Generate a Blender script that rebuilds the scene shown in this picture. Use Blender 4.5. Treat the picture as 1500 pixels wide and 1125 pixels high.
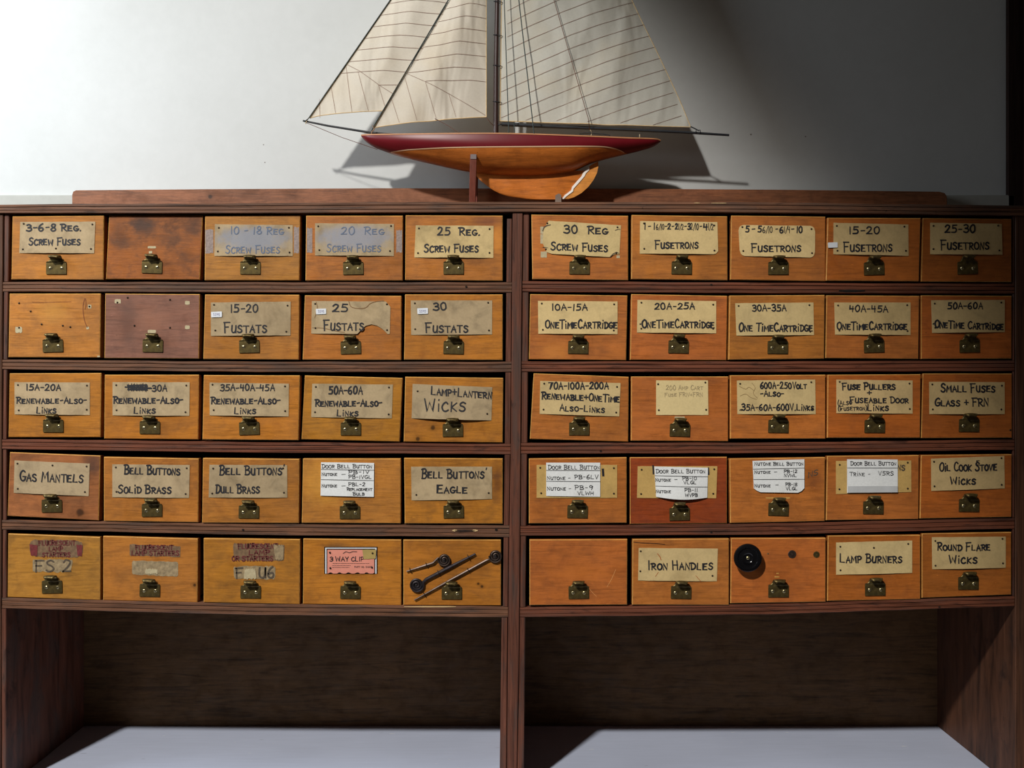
import bpy, bmesh, math, random
from mathutils import Vector
random.seed(7)
for o in list(bpy.data.objects): bpy.data.objects.remove(o)
SC = bpy.context.scene
COL = SC.collection

# ------------------------------------------------------------------ camera, world, lights, exposure
M = 0.0012            # metres per photograph pixel on the cabinet's front plane (y = 0)
D = 1.90              # camera distance from that plane
cam_d = bpy.data.cameras.new('camera'); cam = bpy.data.objects.new('camera', cam_d); COL.objects.link(cam)
cam.location = (0, -D, 0); cam.rotation_euler = (math.pi/2, 0, 0)
cam_d.sensor_width = 36; cam_d.lens = 36*D/(1500*M); cam_d.clip_start = 0.05
SC.camera = cam

world = bpy.data.worlds.new('world'); SC.world = world; world.use_nodes = True
bg = world.node_tree.nodes['Background']; bg.inputs[0].default_value = (1.0, 0.84, 0.68, 1); bg.inputs[1].default_value = 0.030

def lamp(name, kind, loc, target, energy, color, **kw):
    l = bpy.data.lights.new(name, kind); l.energy = energy; l.color = color
    for k, v in kw.items(): setattr(l, k, v)
    o = bpy.data.objects.new(name, l); COL.objects.link(o); o.location = loc
    o.rotation_euler = (Vector(target)-Vector(loc)).to_track_quat('-Z', 'Y').to_euler()
    return o
lamp('ceiling_spotlight', 'SPOT', (-1.98, -4.0, 3.4), (-0.9, 0.0, -0.40), 1190, (1.0, 0.965, 0.90),
     spot_size=math.radians(36.8), spot_blend=0.38, shadow_soft_size=0.13)
lamp('side_window_light', 'AREA', (-1.80, -0.50, 1.00), (-1.05, 0.4, 0.45), 8.5, (0.84, 0.93, 1.0),
     shape='RECTANGLE', size=0.55, size_y=0.8, spread=math.radians(112))
SC.view_settings.view_transform = 'Standard'; SC.view_settings.look = 'None'
SC.view_settings.exposure = 0.0; SC.view_settings.gamma = 1.0; SC.view_settings.use_curve_mapping = False

# ------------------------------------------------------------------ helpers
def P(px, py, y=0.0):
    s = M*(D+y)/D
    return Vector(((px-750)*s, y, (562.5-py)*s))
def srgb(r, g, b):
    f = lambda c: ((c/255+0.055)/1.055)**2.4 if c > 10 else c/255/12.92
    return (f(r), f(g), f(b), 1)
def interp(pts, x):
    if x <= pts[0][0]: return pts[0][1]
    for (a, b), (c, d) in zip(pts, pts[1:]):
        if x <= c: return b+(d-b)*(x-a)/(c-a)
    return pts[-1][1]
def smooth_interp(pts, x):
    """Catmull-Rom through the points"""
    n = len(pts)
    if x <= pts[0][0]: return pts[0][1]
    if x >= pts[-1][0]: return pts[-1][1]
    for i in range(n-1):
        if x <= pts[i+1][0]: break
    x0, y0 = pts[i]; x1, y1 = pts[i+1]
    h = x1-x0; t = (x-x0)/h
    def slope(k):
        if k == 0: return (pts[1][1]-pts[0][1])/(pts[1][0]-pts[0][0])
        if k == n-1: return (pts[-1][1]-pts[-2][1])/(pts[-1][0]-pts[-2][0])
        return (pts[k+1][1]-pts[k-1][1])/(pts[k+1][0]-pts[k-1][0])
    m0, m1 = slope(i)*h, slope(i+1)*h
    return (2*t**3-3*t**2+1)*y0+(t**3-2*t**2+t)*m0+(-2*t**3+3*t**2)*y1+(t**3-t**2)*m1

def obj(name, me, mats=(), parent=None, loc=None, **props):
    if isinstance(me, bmesh.types.BMesh):
        m = bpy.data.meshes.new(name); me.normal_update()
        for e in me.edges:
            if len(e.link_faces) == 2 and e.calc_face_angle(0.0) > 0.65: e.smooth = False
        me.to_mesh(m); me.free(); me = m
    if not me.materials:
        for mt in (mats if isinstance(mats, (list, tuple)) else (mats,)): me.materials.append(mt)
    o = bpy.data.objects.new(name, me); COL.objects.link(o)
    if loc is not None: o.location = loc
    if parent is not None: o.parent = parent
    for k, v in props.items(): o[k] = v
    return o
def thing(name, loc, label, category, group=None):
    o = bpy.data.objects.new(name, None); COL.objects.link(o); o.location = loc; o.empty_display_size = 0.05
    o['label'] = label; o['category'] = category
    if group: o['group'] = group
    return o
def hexa(bm, a, b, mat=0, bevel=0):
    """closed box from four front points a and four back points b (same order)"""
    va = [bm.verts.new(p) for p in a]; vb = [bm.verts.new(p) for p in b]
    fs = [bm.faces.new(va), bm.faces.new(vb[::-1])]
    n = len(a)
    for i in range(n): fs.append(bm.faces.new((va[i], vb[i], vb[(i+1) % n], va[(i+1) % n])))
    for f in fs: f.material_index = mat
    return fs
def recalc(bm):
    bmesh.ops.recalc_face_normals(bm, faces=bm.faces[:]); return bm
def box(bm, x0, x1, y0, y1, z0, z1, mat=0):
    a = [Vector((x0, y0, z0)), Vector((x1, y0, z0)), Vector((x1, y0, z1)), Vector((x0, y0, z1))]
    b = [p+Vector((0, y1-y0, 0)) for p in a]
    return hexa(bm, a, b, mat)
def tube(bm, pts, r, n=8, mat=0, cap=True):
    pts = [Vector(p) for p in pts]; rings = []
    rr = r if isinstance(r, (list, tuple)) else [r]*len(pts)
    prev = None
    for i, p in enumerate(pts):
        t = (pts[min(i+1, len(pts)-1)]-pts[max(i-1, 0)])
        if t.length < 1e-9: t = Vector((0, 0, 1))
        t.normalize()
        if prev is None:
            ref = Vector((0, 1, 0)) if abs(t.y) < 0.9 else Vector((1, 0, 0))
        else: ref = prev
        u = (ref-t*ref.dot(t)).normalized(); prev = u; v = t.cross(u)
        rings.append([bm.verts.new(p+(u*math.cos(2*math.pi*k/n)+v*math.sin(2*math.pi*k/n))*rr[i]) for k in range(n)])
    for a, b in zip(rings, rings[1:]):
        for k in range(n):
            f = bm.faces.new((a[k], a[(k+1) % n], b[(k+1) % n], b[k])); f.smooth = True; f.material_index = mat
    if cap:
        for rg in (rings[0], rings[-1]):
            f = bm.faces.new(rg); f.material_index = mat
    return bm
def lathe(bm, prof, c, n=24, mat=0):
    """prof = [(radius, out)]: turned about the y axis through c, 'out' towards the camera"""
    rings = []
    for r, o in prof:
        rings.append([bm.verts.new((c[0]+r*math.cos(2*math.pi*k/n), c[1]-o, c[2]+r*math.sin(2*math.pi*k/n))) for k in range(n)] if r > 1e-6
                     else [bm.verts.new((c[0], c[1]-o, c[2]))])
    for a, b in zip(rings, rings[1:]):
        for k in range(n):
            vs = []
            for v in (a[k % len(a)], a[(k+1) % len(a)], b[(k+1) % len(b)], b[k % len(b)]):
                if v not in vs: vs.append(v)
            if len(vs) > 2:
                f = bm.faces.new(vs); f.smooth = True; f.material_index = mat
    return bm

# ------------------------------------------------------------------ materials
class NT:
    def __init__(s, name):
        s.m = bpy.data.materials.new(name); s.m.use_nodes = True; s.t = s.m.node_tree; s.b = s.t.nodes['Principled BSDF']
    def n(s, typ, **kw):
        nd = s.t.nodes.new(typ)
        for k, v in kw.items():
            if k.startswith('i_'): nd.inputs[k[2:].replace('_', ' ')].default_value = v
            else: setattr(nd, k, v)
        return nd
    def l(s, a, b): s.t.links.new(a, b)
    def coords(s, loc=(0, 0, 0), rot=(0, 0, 0), scale=(1, 1, 1), kind='Object'):
        tc = s.n('ShaderNodeTexCoord'); mp = s.n('ShaderNodeMapping')
        mp.inputs['Location'].default_value = loc; mp.inputs['Rotation'].default_value = rot; mp.inputs['Scale'].default_value = scale
        s.l(tc.outputs[kind], mp.inputs['Vector']); return mp.outputs[0]
    def noise(s, vec, scale, detail=4, rough=0.55, dist=0.0):
        nd = s.n('ShaderNodeTexNoise', i_Scale=scale, i_Detail=detail, i_Roughness=rough, i_Distortion=dist)
        s.l(vec, nd.inputs['Vector']); return nd.outputs['Fac']
    def ramp(s, fac, stops, interp='LINEAR'):
        r = s.n('ShaderNodeValToRGB'); r.color_ramp.interpolation = interp
        while len(r.color_ramp.elements) < len(stops): r.color_ramp.elements.new(0.5)
        for e, (p, c) in zip(r.color_ramp.elements, stops):
            e.position = p; e.color = c if isinstance(c, (tuple, list)) else (c, c, c, 1)
        s.l(fac, r.inputs['Fac']); return r.outputs['Color']
    def mix(s, fac, a, b, mode='MIX'):
        m = s.n('ShaderNodeMix', data_type='RGBA', blend_type=mode)
        for i, v in ((0, fac), (6, a), (7, b)):
            if isinstance(v, (int, float, tuple)): m.inputs[i].default_value = v
            else: s.l(v, m.inputs[i])
        return m.outputs[2]
    def math(s, op, a, b=0.0, clamp=False):
        m = s.n('ShaderNodeMath', operation=op, use_clamp=clamp)
        for i, v in ((0, a), (1, b)):
            if isinstance(v, (int, float)): m.inputs[i].default_value = v
            else: s.l(v, m.inputs[i])
        return m.outputs[0]
    def spot(s, x, z, rx, rz, soft=0.5, wob=0.25):
        """0..1 blob at (x, z) of the object's own coordinates"""
        tc = s.n('ShaderNodeTexCoord'); sub = s.n('ShaderNodeVectorMath', operation='SUBTRACT'); s.l(tc.outputs['Object'], sub.inputs[0])
        sub.inputs[1].default_value = (x, 0, z)
        ml = s.n('ShaderNodeVectorMath', operation='MULTIPLY'); s.l(sub.outputs[0], ml.inputs[0]); ml.inputs[1].default_value = (1/rx, 0, 1/rz)
        ln = s.n('ShaderNodeVectorMath', operation='LENGTH'); s.l(ml.outputs[0], ln.inputs[0])
        nz = s.noise(tc.outputs['Object'], 90, 3)
        d = s.math('ADD', ln.outputs['Value'], s.math('MULTIPLY', s.math('SUBTRACT', nz, 0.5), wob*4))
        mr = s.n('ShaderNodeMapRange', i_From_Min=1-soft, i_From_Max=1.0+soft*0.4, i_To_Min=1.0, i_To_Max=0.0); mr.interpolation_type = 'SMOOTHSTEP'
        s.l(d, mr.inputs['Value']); return mr.outputs[0]
    def bump(s, h, strength=0.2, dist=0.001):
        b = s.n('ShaderNodeBump', i_Strength=strength, i_Distance=dist); s.l(h, b.inputs['Height']); s.l(b.outputs[0], s.b.inputs['Normal'])
    def done(s, color, rough=0.5, metal=0.0, spec=0.5):
        if isinstance(color, (tuple, list)): s.b.inputs['Base Color'].default_value = color
        else: s.l(color, s.b.inputs['Base Color'])
        if isinstance(rough, (int, float)): s.b.inputs['Roughness'].default_value = rough
        else: s.l(rough, s.b.inputs['Roughness'])
        s.b.inputs['Metallic'].default_value = metal; s.b.inputs['Specular IOR Level'].default_value = spec
        return s.m

def scale_c(c, k): return (min(1, c[0]*k), min(1, c[1]*k), min(1, c[2]*k), 1)
def wood(name, base, seed=0.0, vertical=False, stain=0.35, stain_col=None, contrast=0.42, rough=0.42, knots=(), grain=1.0, patches=(), spec=0.35):
    n = NT(name); c = srgb(*base)
    loc = (seed*3.17, seed*1.3, seed*2.71)
    sc = (1.5*grain, 5, 20*grain) if not vertical else (20*grain, 5, 1.5*grain)
    v = n.coords(loc, (0, 0.02*math.sin(seed*5), 0), sc)
    g1 = n.noise(v, 7, 7, 0.66, 1.3)
    v2 = n.coords(loc, (0, 0, 0), tuple(a*4 for a in sc))
    g2 = n.noise(v2, 9, 3, 0.6, 0.2)
    col = n.ramp(g1, [(0.30, scale_c(c, 1-contrast*0.75)), (0.5, c), (0.72, scale_c(c, 1+contrast*0.35))])
    fine = n.ramp(g2, [(0.3, 0.80), (0.62, 1.0), (0.75, 1.08)])
    col = n.mix(0.8, col, fine, 'MULTIPLY')
    v3 = n.coords((seed*1.9, seed, seed*4.1), (0, 0, 0), (1, 1, 1.6) if not vertical else (1.6, 1, 1))
    b1 = n.noise(v3, 26, 5, 0.6, 0.4)
    sm = n.ramp(b1, [(0.48, 0.0), (0.66, 1.0)])
    sf = n.math('MULTIPLY', sm, stain)
    col = n.mix(sf, col, stain_col if stain_col else scale_c(c, 0.38))
    v4 = n.coords((seed*0.7, seed*2, seed), (0, 0, 0), (1, 1, 1))
    b2 = n.noise(v4, 7, 3)
    col = n.mix(0.7, col, n.ramp(b2, [(0.3, 0.74), (0.65, 1.14)]), 'MULTIPLY')
    b3 = n.noise(v4, 42, 6, 0.7, 0.6)
    col = n.mix(0.5, col, n.ramp(b3, [(0.3, (0.66, 0.58, 0.60, 1)), (0.5, 1.0), (0.72, 1.12)]), 'MULTIPLY')
    for (x, z, rx, rz, pc, st, soft) in patches:
        col = n.mix(n.math('MULTIPLY', n.spot(x, z, rx, rz, soft, 0.2), st), col, srgb(*pc))
    for (x, z, r) in knots:
        col = n.mix(n.math('MULTIPLY', n.spot(x, z, r*2.4, r*1.9, 0.9, 0.25), 0.55), col, scale_c(c, 0.35))
        col = n.mix(n.math('MULTIPLY', n.spot(x, z, r, r, 0.5, 0.15), 0.85), col, scale_c(c, 0.10))
    # small light scratches and dark pin pricks
    v5 = n.coords((seed, 0, seed*6), (0, 0.6, 0), (30, 10, 170))
    s1 = n.ramp(n.noise(v5, 2.6, 2), [(0.725, 0.0), (0.75, 1.0)])
    col = n.mix(n.math('MULTIPLY', s1, 0.5), col, scale_c(c, 1.9))
    v6 = n.coords((seed*2, 0, seed), (0, 0, 0), (1, 1, 1))
    s2 = n.ramp(n.noise(v6, 210, 2), [(0.735, 0.0), (0.77, 1.0)])
    col = n.mix(n.math('MULTIPLY', s2, 0.7), col, scale_c(c, 0.12))
    n.bump(n.math('ADD', g2, n.math('MULTIPLY', g1, 0.7)), 0.25, 0.0006)
    return n.done(col, n.ramp(b1, [(0.3, rough*0.85), (0.7, min(1, rough*1.35))]), 0, spec)
def old_dark_wood(name, base, seed=0.0, vertical=False, grey=0.5, spec=0.25):
    """weathered cabinet wood: red-brown with grey and black streaks"""
    n = NT(name); c = srgb(*base)
    sc = (1.4, 8, 42) if not vertical else (42, 8, 1.4)
    v = n.coords((seed*3, seed, seed*2), (0, 0, 0), sc)
    g = n.noise(v, 5, 6, 0.62, 0.7)
    col = n.ramp(g, [(0.32, scale_c(c, 0.45)), (0.48, c), (0.62, scale_c(c, 1.35)), (0.75, scale_c(c, 1.9))])
    v2 = n.coords((seed, seed*2, 0), (0, 0, 0), (2.2, 3, 14) if not vertical else (14, 3, 2.2))
    b = n.noise(v2, 4.5, 5, 0.6, 0.5)
    col = n.mix(n.math('MULTIPLY', n.ramp(b, [(0.48, 0.0), (0.62, 1.0)]), grey), col, srgb(74, 65, 60))
    b2 = n.noise(v2, 9, 4, 0.6, 0.5)
    col = n.mix(n.math('MULTIPLY', n.ramp(b2, [(0.58, 0.0), (0.72, 1.0)]), 0.7), col, srgb(42, 30, 26))
    v3 = n.coords((0, 0, seed), (0, 0, 0), (1, 1, 1))
    col = n.mix(n.math('MULTIPLY', n.ramp(n.noise(v3, 120, 2), [(0.74, 0.0), (0.78, 1.0)]), 0.8), col, srgb(18, 12, 10))
    n.bump(g, 0.5, 0.0012)
    return n.done(col, 0.55, 0, spec)
def flat(name, rgb, rough=0.6, metal=0.0, spec=0.4, var=0.0, scale=60):
    n = NT(name); c = srgb(*rgb)
    if var:
        v = n.coords(); col = n.ramp(n.noise(v, scale, 4), [(0.3, scale_c(c, 1-var)), (0.7, scale_c(c, 1+var))])
    else: col = c
    return n.done(col, rough, metal, spec)
def paper(name, rgb, dirt=0.5, seed=0.0, stains=()):
    n = NT(name); c = srgb(*rgb)
    v = n.coords((seed*2.3, 0, seed*1.7))
    a = n.noise(v, 34, 5, 0.6, 0.6)
    col = n.ramp(a, [(0.30, scale_c(c, 1-0.38*dirt)), (0.5, c), (0.72, scale_c(c, 1+0.12*dirt))])
    b = n.noise(v, 9, 4, 0.6, 1.5)
    col = n.mix(n.math('MULTIPLY', n.ramp(b, [(0.52, 0.0), (0.68, 1.0)]), 0.42*dirt), col, srgb(112, 92, 62))
    col = n.mix(0.6, col, n.ramp(n.noise(v, 300, 2), [(0.3, 0.90), (0.7, 1.06)]), 'MULTIPLY')
    for (x, z, rx, rz, pc, st) in stains:
        col = n.mix(n.math('MULTIPLY', n.spot(x, z, rx, rz, 0.6, 0.2), st), col, srgb(*pc))
    n.bump(a, 0.25, 0.001)
    return n.done(col, 0.75, 0, 0.25)

MAT = {}
MAT['ink'] = flat('ink', (30, 30, 36), 0.6)
MAT['ink_faded'] = flat('ink_faded', (100, 112, 134), 0.7)
MAT['ink_pale'] = flat('ink_pale', (168, 150, 112), 0.7)
MAT['ink_red'] = flat('ink_red', (100, 40, 38), 0.7, var=0.25, scale=300)
MAT['ink_brown'] = flat('ink_brown', (84, 72, 58), 0.7, var=0.3, scale=200)
MAT['white_card'] = paper('white_card', (232, 234, 234), 0.12)
MAT['white_sticker'] = flat('white_sticker', (226, 230, 236), 0.5, var=0.03)
MAT['grey_tape'] = flat('grey_tape', (196, 198, 200), 0.35, var=0.06)
MAT['pink_card'] = flat('pink_card', (226, 146, 126), 0.55, var=0.05)
MAT['black_paint'] = flat('black_paint', (26, 20, 20), 0.45)
MAT['yellow_tape'] = flat('yellow_tape', (176, 152, 92), 0.4, var=0.1)
MAT['tack'] = flat('tack_metal', (52, 40, 30), 0.45, 0.6)
MAT['worn_sticker'] = flat('worn_sticker', (118, 92, 66), 0.7, var=0.35, scale=140)
MAT['worn_red'] = flat('worn_red', (112, 44, 44), 0.6, var=0.35, scale=160)
MAT['worn_pale'] = flat('worn_pale', (150, 130, 98), 0.7, var=0.35, scale=150)
MAT['scrap'] = flat('paper_scrap', (186, 172, 138), 0.7, var=0.15, scale=200)
def brass():
    n = NT('old_brass'); v = n.coords()
    a = n.noise(v, 130, 4)
    col = n.ramp(a, [(0.3, srgb(66, 54, 32)), (0.55, srgb(112, 96, 56)), (0.75, srgb(150, 132, 84))])
    n.bump(a, 0.15, 0.0005)
    return n.done(col, n.ramp(a, [(0.3, 0.55), (0.7, 0.34)]), 0.75)
MAT['brass'] = brass()
MAT['screw'] = flat('screw_brass', (206, 192, 148), 0.25, 0.9, var=0.2, scale=400)
MAT['iron'] = flat('iron', (84, 70, 62), 0.42, 0.75, var=0.3, scale=150)
MAT['iron_dark'] = flat('iron_dark', (56, 50, 52), 0.45, 0.7, var=0.3, scale=150)
MAT['bakelite'] = flat('black_bakelite', (14, 14, 17), 0.16, 0, 0.7)
MAT['drawer_edge'] = wood('drawer_edge_wood', (214, 160, 84), 3, stain=0.5)
MAT['drawer_side'] = wood('drawer_side_wood', (120, 96, 70), 5)
MAT['rail'] = old_dark_wood('cabinet_rail_wood', (108, 74, 55), 1.0)
MAT['rail2'] = old_dark_wood('cabinet_rail_wood_red', (108, 62, 44), 2.3, grey=0.3)
MAT['post'] = old_dark_wood('cabinet_post_wood', (96, 58, 44), 4.0, True, 0.55)
MAT['side'] = old_dark_wood('cabinet_side_wood', (84, 54, 38), 6.0, True, 0.15)
MAT['panel'] = wood('cabinet_back_wood', (100, 71, 40), 8.0, stain=0.3, contrast=0.8, rough=0.6, grain=0.7)
MAT['inside'] = flat('cabinet_inside', (40, 27, 20), 0.8, var=0.2, scale=20)

# ------------------------------------------------------------------ setting: wall, floor, trims
WALL_Y = 0.392
def wall_mat():
    n = NT('painted_plaster'); v = n.coords()
    a = n.noise(v, 2.2, 4); b = n.noise(v, 60, 4)
    col = n.ramp(a, [(0.3, srgb(192, 194, 193)), (0.7, srgb(203, 205, 205))])
    col = n.mix(0.4, col, n.ramp(b, [(0.3, 0.95), (0.7, 1.03)]), 'MULTIPLY')
    for (px, py, r) in ((388, 238, 0.0016), (386, 212, 0.0016), (1100, 197, 0.0022), (1180, 200, 0.0018)):
        p = P(px, py, WALL_Y)
        col = n.mix(n.math('MULTIPLY', n.spot(p.x, p.z, r, r, 0.6, 0), 0.8), col, srgb(96, 86, 76))
    n.bump(b, 0.12, 0.001)
    return n.done(col, 0.7, 0, 0.25)
bm = bmesh.new(); box(bm, -2.6, 2.2, WALL_Y, WALL_Y+0.1, -1.6, 1.9)
obj('wall_back', recalc(bm), wall_mat(), kind='structure')
bm = bmesh.new(); box(bm, -3, 3, -3.2, WALL_Y, -1.64, -1.60)
obj('floor', recalc(bm), wood('floor_wood', (120, 96, 72), 9, stain=0.2), kind='structure')
# painted ledge board behind the cabinet
bm = bmesh.new()
zt = P(0, 287, 0.39).z
box(bm, -2.2, 1.06, 0.378, WALL_Y, 0.2, zt)
bmesh.ops.bevel(bm, geom=bm.edges[:], offset=0.002, segments=2, affect='EDGES')
obj('trim_1', recalc(bm), flat('painted_trim', (168, 168, 162), 0.5, var=0.04), kind='structure')
# dark wooden casing at the right edge
bm = bmesh.new()
x0 = P(1482, 0, 0.365).x
for (a, b, c) in ((x0, x0+0.03, 0.378), (x0+0.03, x0+0.16, 0.365), (x0+0.16, x0+0.19, 0.378)):
    box(bm, a, b, c, WALL_Y, P(0, 299, 0.34).z-0.02, 1.9)
obj('trim_2', recalc(bm), old_dark_wood('casing_wood', (40, 24, 20), 3.3, True, 0.1), kind='structure')

# ------------------------------------------------------------------ cabinet carcass
Z_COUNTER = P(0, 1155).z
cab = thing('cabinet', (0, 0, Z_COUNTER), 'dark weathered wooden cabinet of fifty small card-labelled drawers standing on the grey counter', 'cabinet')
def cpart(name, bm, mats, **kw):
    o = obj(name, bm, mats, None, **kw); o.parent = cab; o.location = (0, 0, -Z_COUNTER); return o
BACK = 0.352
# rails: y of top and bottom edge along x
RT = {  # measured shelf edges
 0: ([(-12, 301), (0, 300.4), (200, 299), (380, 298), (740, 296.3), (1130, 297), (1390, 300.4), (1512, 302.5)],
     [(-12, 313), (0, 313), (380, 313), (740, 311), (775, 310), (1130, 312), (1480, 315.6), (1512, 316)]),
 1: ([(0, 412.8), (380, 413.3), (748, 413.5), (763, 412), (1130, 414), (1487, 415.8)], [(0, 427), (380, 428.3), (748, 428.5), (763, 427.5), (1130, 429.6), (1487, 430)]),
 2: ([(0, 526.6), (380, 529.8), (748, 530), (763, 529.6), (1130, 529.3), (1487, 528)], [(0, 541), (380, 545), (748, 545), (763, 544.6), (1130, 545), (1487, 543.5)]),
 3: ([(0, 643.4), (380, 647.8), (748, 650.5), (763, 649), (1130, 648.5), (1487, 643.8)], [(0, 658), (380, 663.3), (748, 665.6), (763, 664.7), (1130, 664), (1487, 659)]),
 4: ([(0, 762), (200, 765.5), (380, 768), (748, 770), (763, 770.5), (1130, 767), (1487, 758.5)], [(0, 775.5), (200, 780), (380, 784), (748, 787), (763, 785), (1130, 783.5), (1487, 774.4)]),
 5: ([(0, 876), (200, 881), (380, 885), (748, 889), (763, 889.6), (1130, 885), (1487, 873.6)], [(0, 891), (200, 896.5), (380, 901), (748, 904.3), (763, 904), (1130, 900), (1487, 888)]),
}
def rail(name, k, xa, xb, mats, front=0.0, groove=0.0022):
    tp, bp = RT[k]
    n = 14; bm = bmesh.new(); rows = []
    bk = 0.377 if k == 0 else BACK-0.004
    prof = [(0.0, bk), (0.0, 0.001), (0.04, 0.0), (0.24, 0.0), (0.29, groove), (0.34, 0.0004), (0.64, 0.0004), (0.69, groove), (0.74, 0.0), (0.96, 0.0), (1.0, 0.001), (1.0, bk)]
    for i in range(n+1):
        px = xa+(xb-xa)*i/n
        t, b = interp(tp, px), interp(bp, px)
        t += 0.35*math.sin(px*0.045+k); b += 0.3*math.sin(px*0.06+k*2)
        row = []
        for (u, y) in prof:
            p = P(px, t+(b-t)*u, 0.0); row.append(bm.verts.new((p.x, front+y, p.z)))
        rows.append(row)
    m = len(prof)
    for a, b in zip(rows, rows[1:]):
        for j in range(m): bm.faces.new((a[j], b[j], b[(j+1) % m], a[(j+1) % m]))
    bm.faces.new(rows[0]); bm.faces.new(rows[-1][::-1])
    return cpart(name, recalc(bm), mats)
rail('top_board', 0, -12, 1512, MAT['rail'], -0.006, 0.0018)
def post_x(py):   # left and right edge of the centre post's face
    return (interp([(300, 751), (600, 749), (900, 744.5), (1160, 742.5)], py), interp([(300, 766), (600, 763), (900, 761), (1160, 756.5)], py))
for k in range(1, 6):
    ym = interp(RT[k][0], 750)
    rail('shelf', k, 3, post_x(ym)[0]-0.6, MAT['rail'] if k != 3 else MAT['rail2'])
    rail('shelf', k, post_x(ym)[1]+0.6, 1486, MAT['rail2'])
def upright(name, fn, ya, yb, y0, y1, mats, n=8):
    bm = bmesh.new(); rows = []
    for i in range(n+1):
        py = ya+(yb-ya)*i/n; a, b = fn(py)
        pa, pb = P(a, py), P(b, py)
        rows.append([bm.verts.new(v) for v in ((pa.x, y1, pa.z), (pa.x, y0+0.0012, pa.z), (pa.x+0.0012, y0, pa.z), (pb.x-0.0012, y0, pb.z), (pb.x, y0+0.0012, pb.z), (pb.x, y1, pb.z))])
    for a, b in zip(rows, rows[1:]):
        for j in range(6): bm.faces.new((a[j], b[j], b[(j+1) % 6], a[(j+1) % 6]))
    bm.faces.new(rows[0]); bm.faces.new(rows[-1][::-1])
    return cpart(name, recalc(bm), mats)
upright('centre_post', post_x, 311.5, 1155, -0.002, BACK-0.004, MAT['post'])
upright('side_panel', lambda y: (-14, interp([(300, 5), (600, 3), (1160, 1)], y)), 313, 1155, -0.001, BACK, MAT['side'])
upright('side_panel', lambda y: (1487, 1512), 316.2, 1155, -0.001, BACK, MAT['side'])
# narrow edge strips between the shelves
def strip(fn, ya, yb, y0=0.0005, mats=None): upright('edge_strip', fn, ya, yb, y0, 0.12 if yb < 900 else BACK-0.006, mats or MAT['post'], 3)
for k in range(5):
    a = interp(RT[k][1], 8)+0.5; b = interp(RT[k+1][0], 8)-0.5
    strip(lambda y: (interp([(300, 6.2), (600, 4), (1160, 2)], y), interp([(300, 13.5), (600, 9.5), (1160, 8.5)], y)), a, b)
    a = interp(RT[k][1], 745)+0.5; b = interp(RT[k+1][0], 745)-0.5
    strip(lambda y: (interp([(300, 743), (600, 740), (900, 736.5)], y), post_x(y)[0]-0.7), a+(9 if k == 0 else 0), b)
    a = interp(RT[k][1], 768)+0.5; b = interp(RT[k+1][0], 768)-0.5
    strip(lambda y: (post_x(y)[1]+1.0, interp([(300, 775.5), (600, 773), (900, 769.5)], y)), a, b)
    a = interp(RT[k][1], 1484)+0.5; b = interp(RT[k+1][0], 1484)-0.5
    strip(lambda y: (1484, 1486.6), a, b)
strip(lambda y: (2, 8.5), interp(RT[5][1], 8)+0.5, 1155)
strip(lambda y: (interp([(900, 735), (1160, 731.5)], y), post_x(y)[0]-0.8), interp(RT[5][1], 740)+0.5, 1155)
strip(lambda y: (post_x(y)[1]+0.8, interp([(900, 769.5), (1160, 767)], y)), interp(RT[5][1], 768)+0.5, 1155)
# back boards
bm = bmesh.new(); zb = P(0, 299).z
box(bm, P(-12, 0).x, P(750, 0).x-0.0005, BACK-0.004, BACK+0.004, Z_COUNTER, zb-0.004)
cpart('back_board', recalc(bm), MAT['panel'])
bm = bmesh.new(); box(bm, P(750, 0).x+0.0005, P(1511, 0).x, BACK-0.004, BACK+0.004, Z_COUNTER, zb-0.004)
cpart('back_board', recalc(bm), MAT['panel'])
# chips and nail holes in the shelf edges
def chip(px, py, w, h, mats, out=0.0006):
    bm = bmesh.new(); n = 9; up = []; dn = []
    for i in range(n):
        u = i/(n-1); hh = h*0.5*math.sin(math.pi*min(1, max(0.0, u*0.9+0.05)))**0.5*(0.7+0.5*random.random())
        up.append(P(px-w/2+w*u, py-hh)); dn.append(P(px-w/2+w*u, py+hh))
    pts = up+dn[::-1]
    hexa(bm, [p+Vector((0, -out, 0)) for p in pts], [p+Vector((0, 0.001, 0)) for p in pts])
    return cpart('wood_chip', recalc(bm), mats)
CD = flat('chip_dark', (24, 16, 12), 0.9); CL = flat('chip_light', (206, 176, 128), 0.8)
chip(681, 777.5, 30, 2.0, CD); chip(666, 777, 7, 3, CL); chip(696, 777, 8, 3, CL)
chip(1248, 426, 38, 4, CD); chip(630, 888.6, 76, 1.6, CL, 0.0010); chip(727, 776, 4, 3, CD)
for (x, y) in ((356, 776), (683, 420), (1042, 417), (880, 661), (94, 306), (480, 299), (482, 303), (1089, 301), (1086, 307), (1376, 889), (1042, 780)): chip(x, y, 3.2, 2.6, CD)
chip(1052, 298.4, 22, 1.0, CL, 0.0068); chip(1020, 298.2, 9, 1.0, CL, 0.0068)

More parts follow.
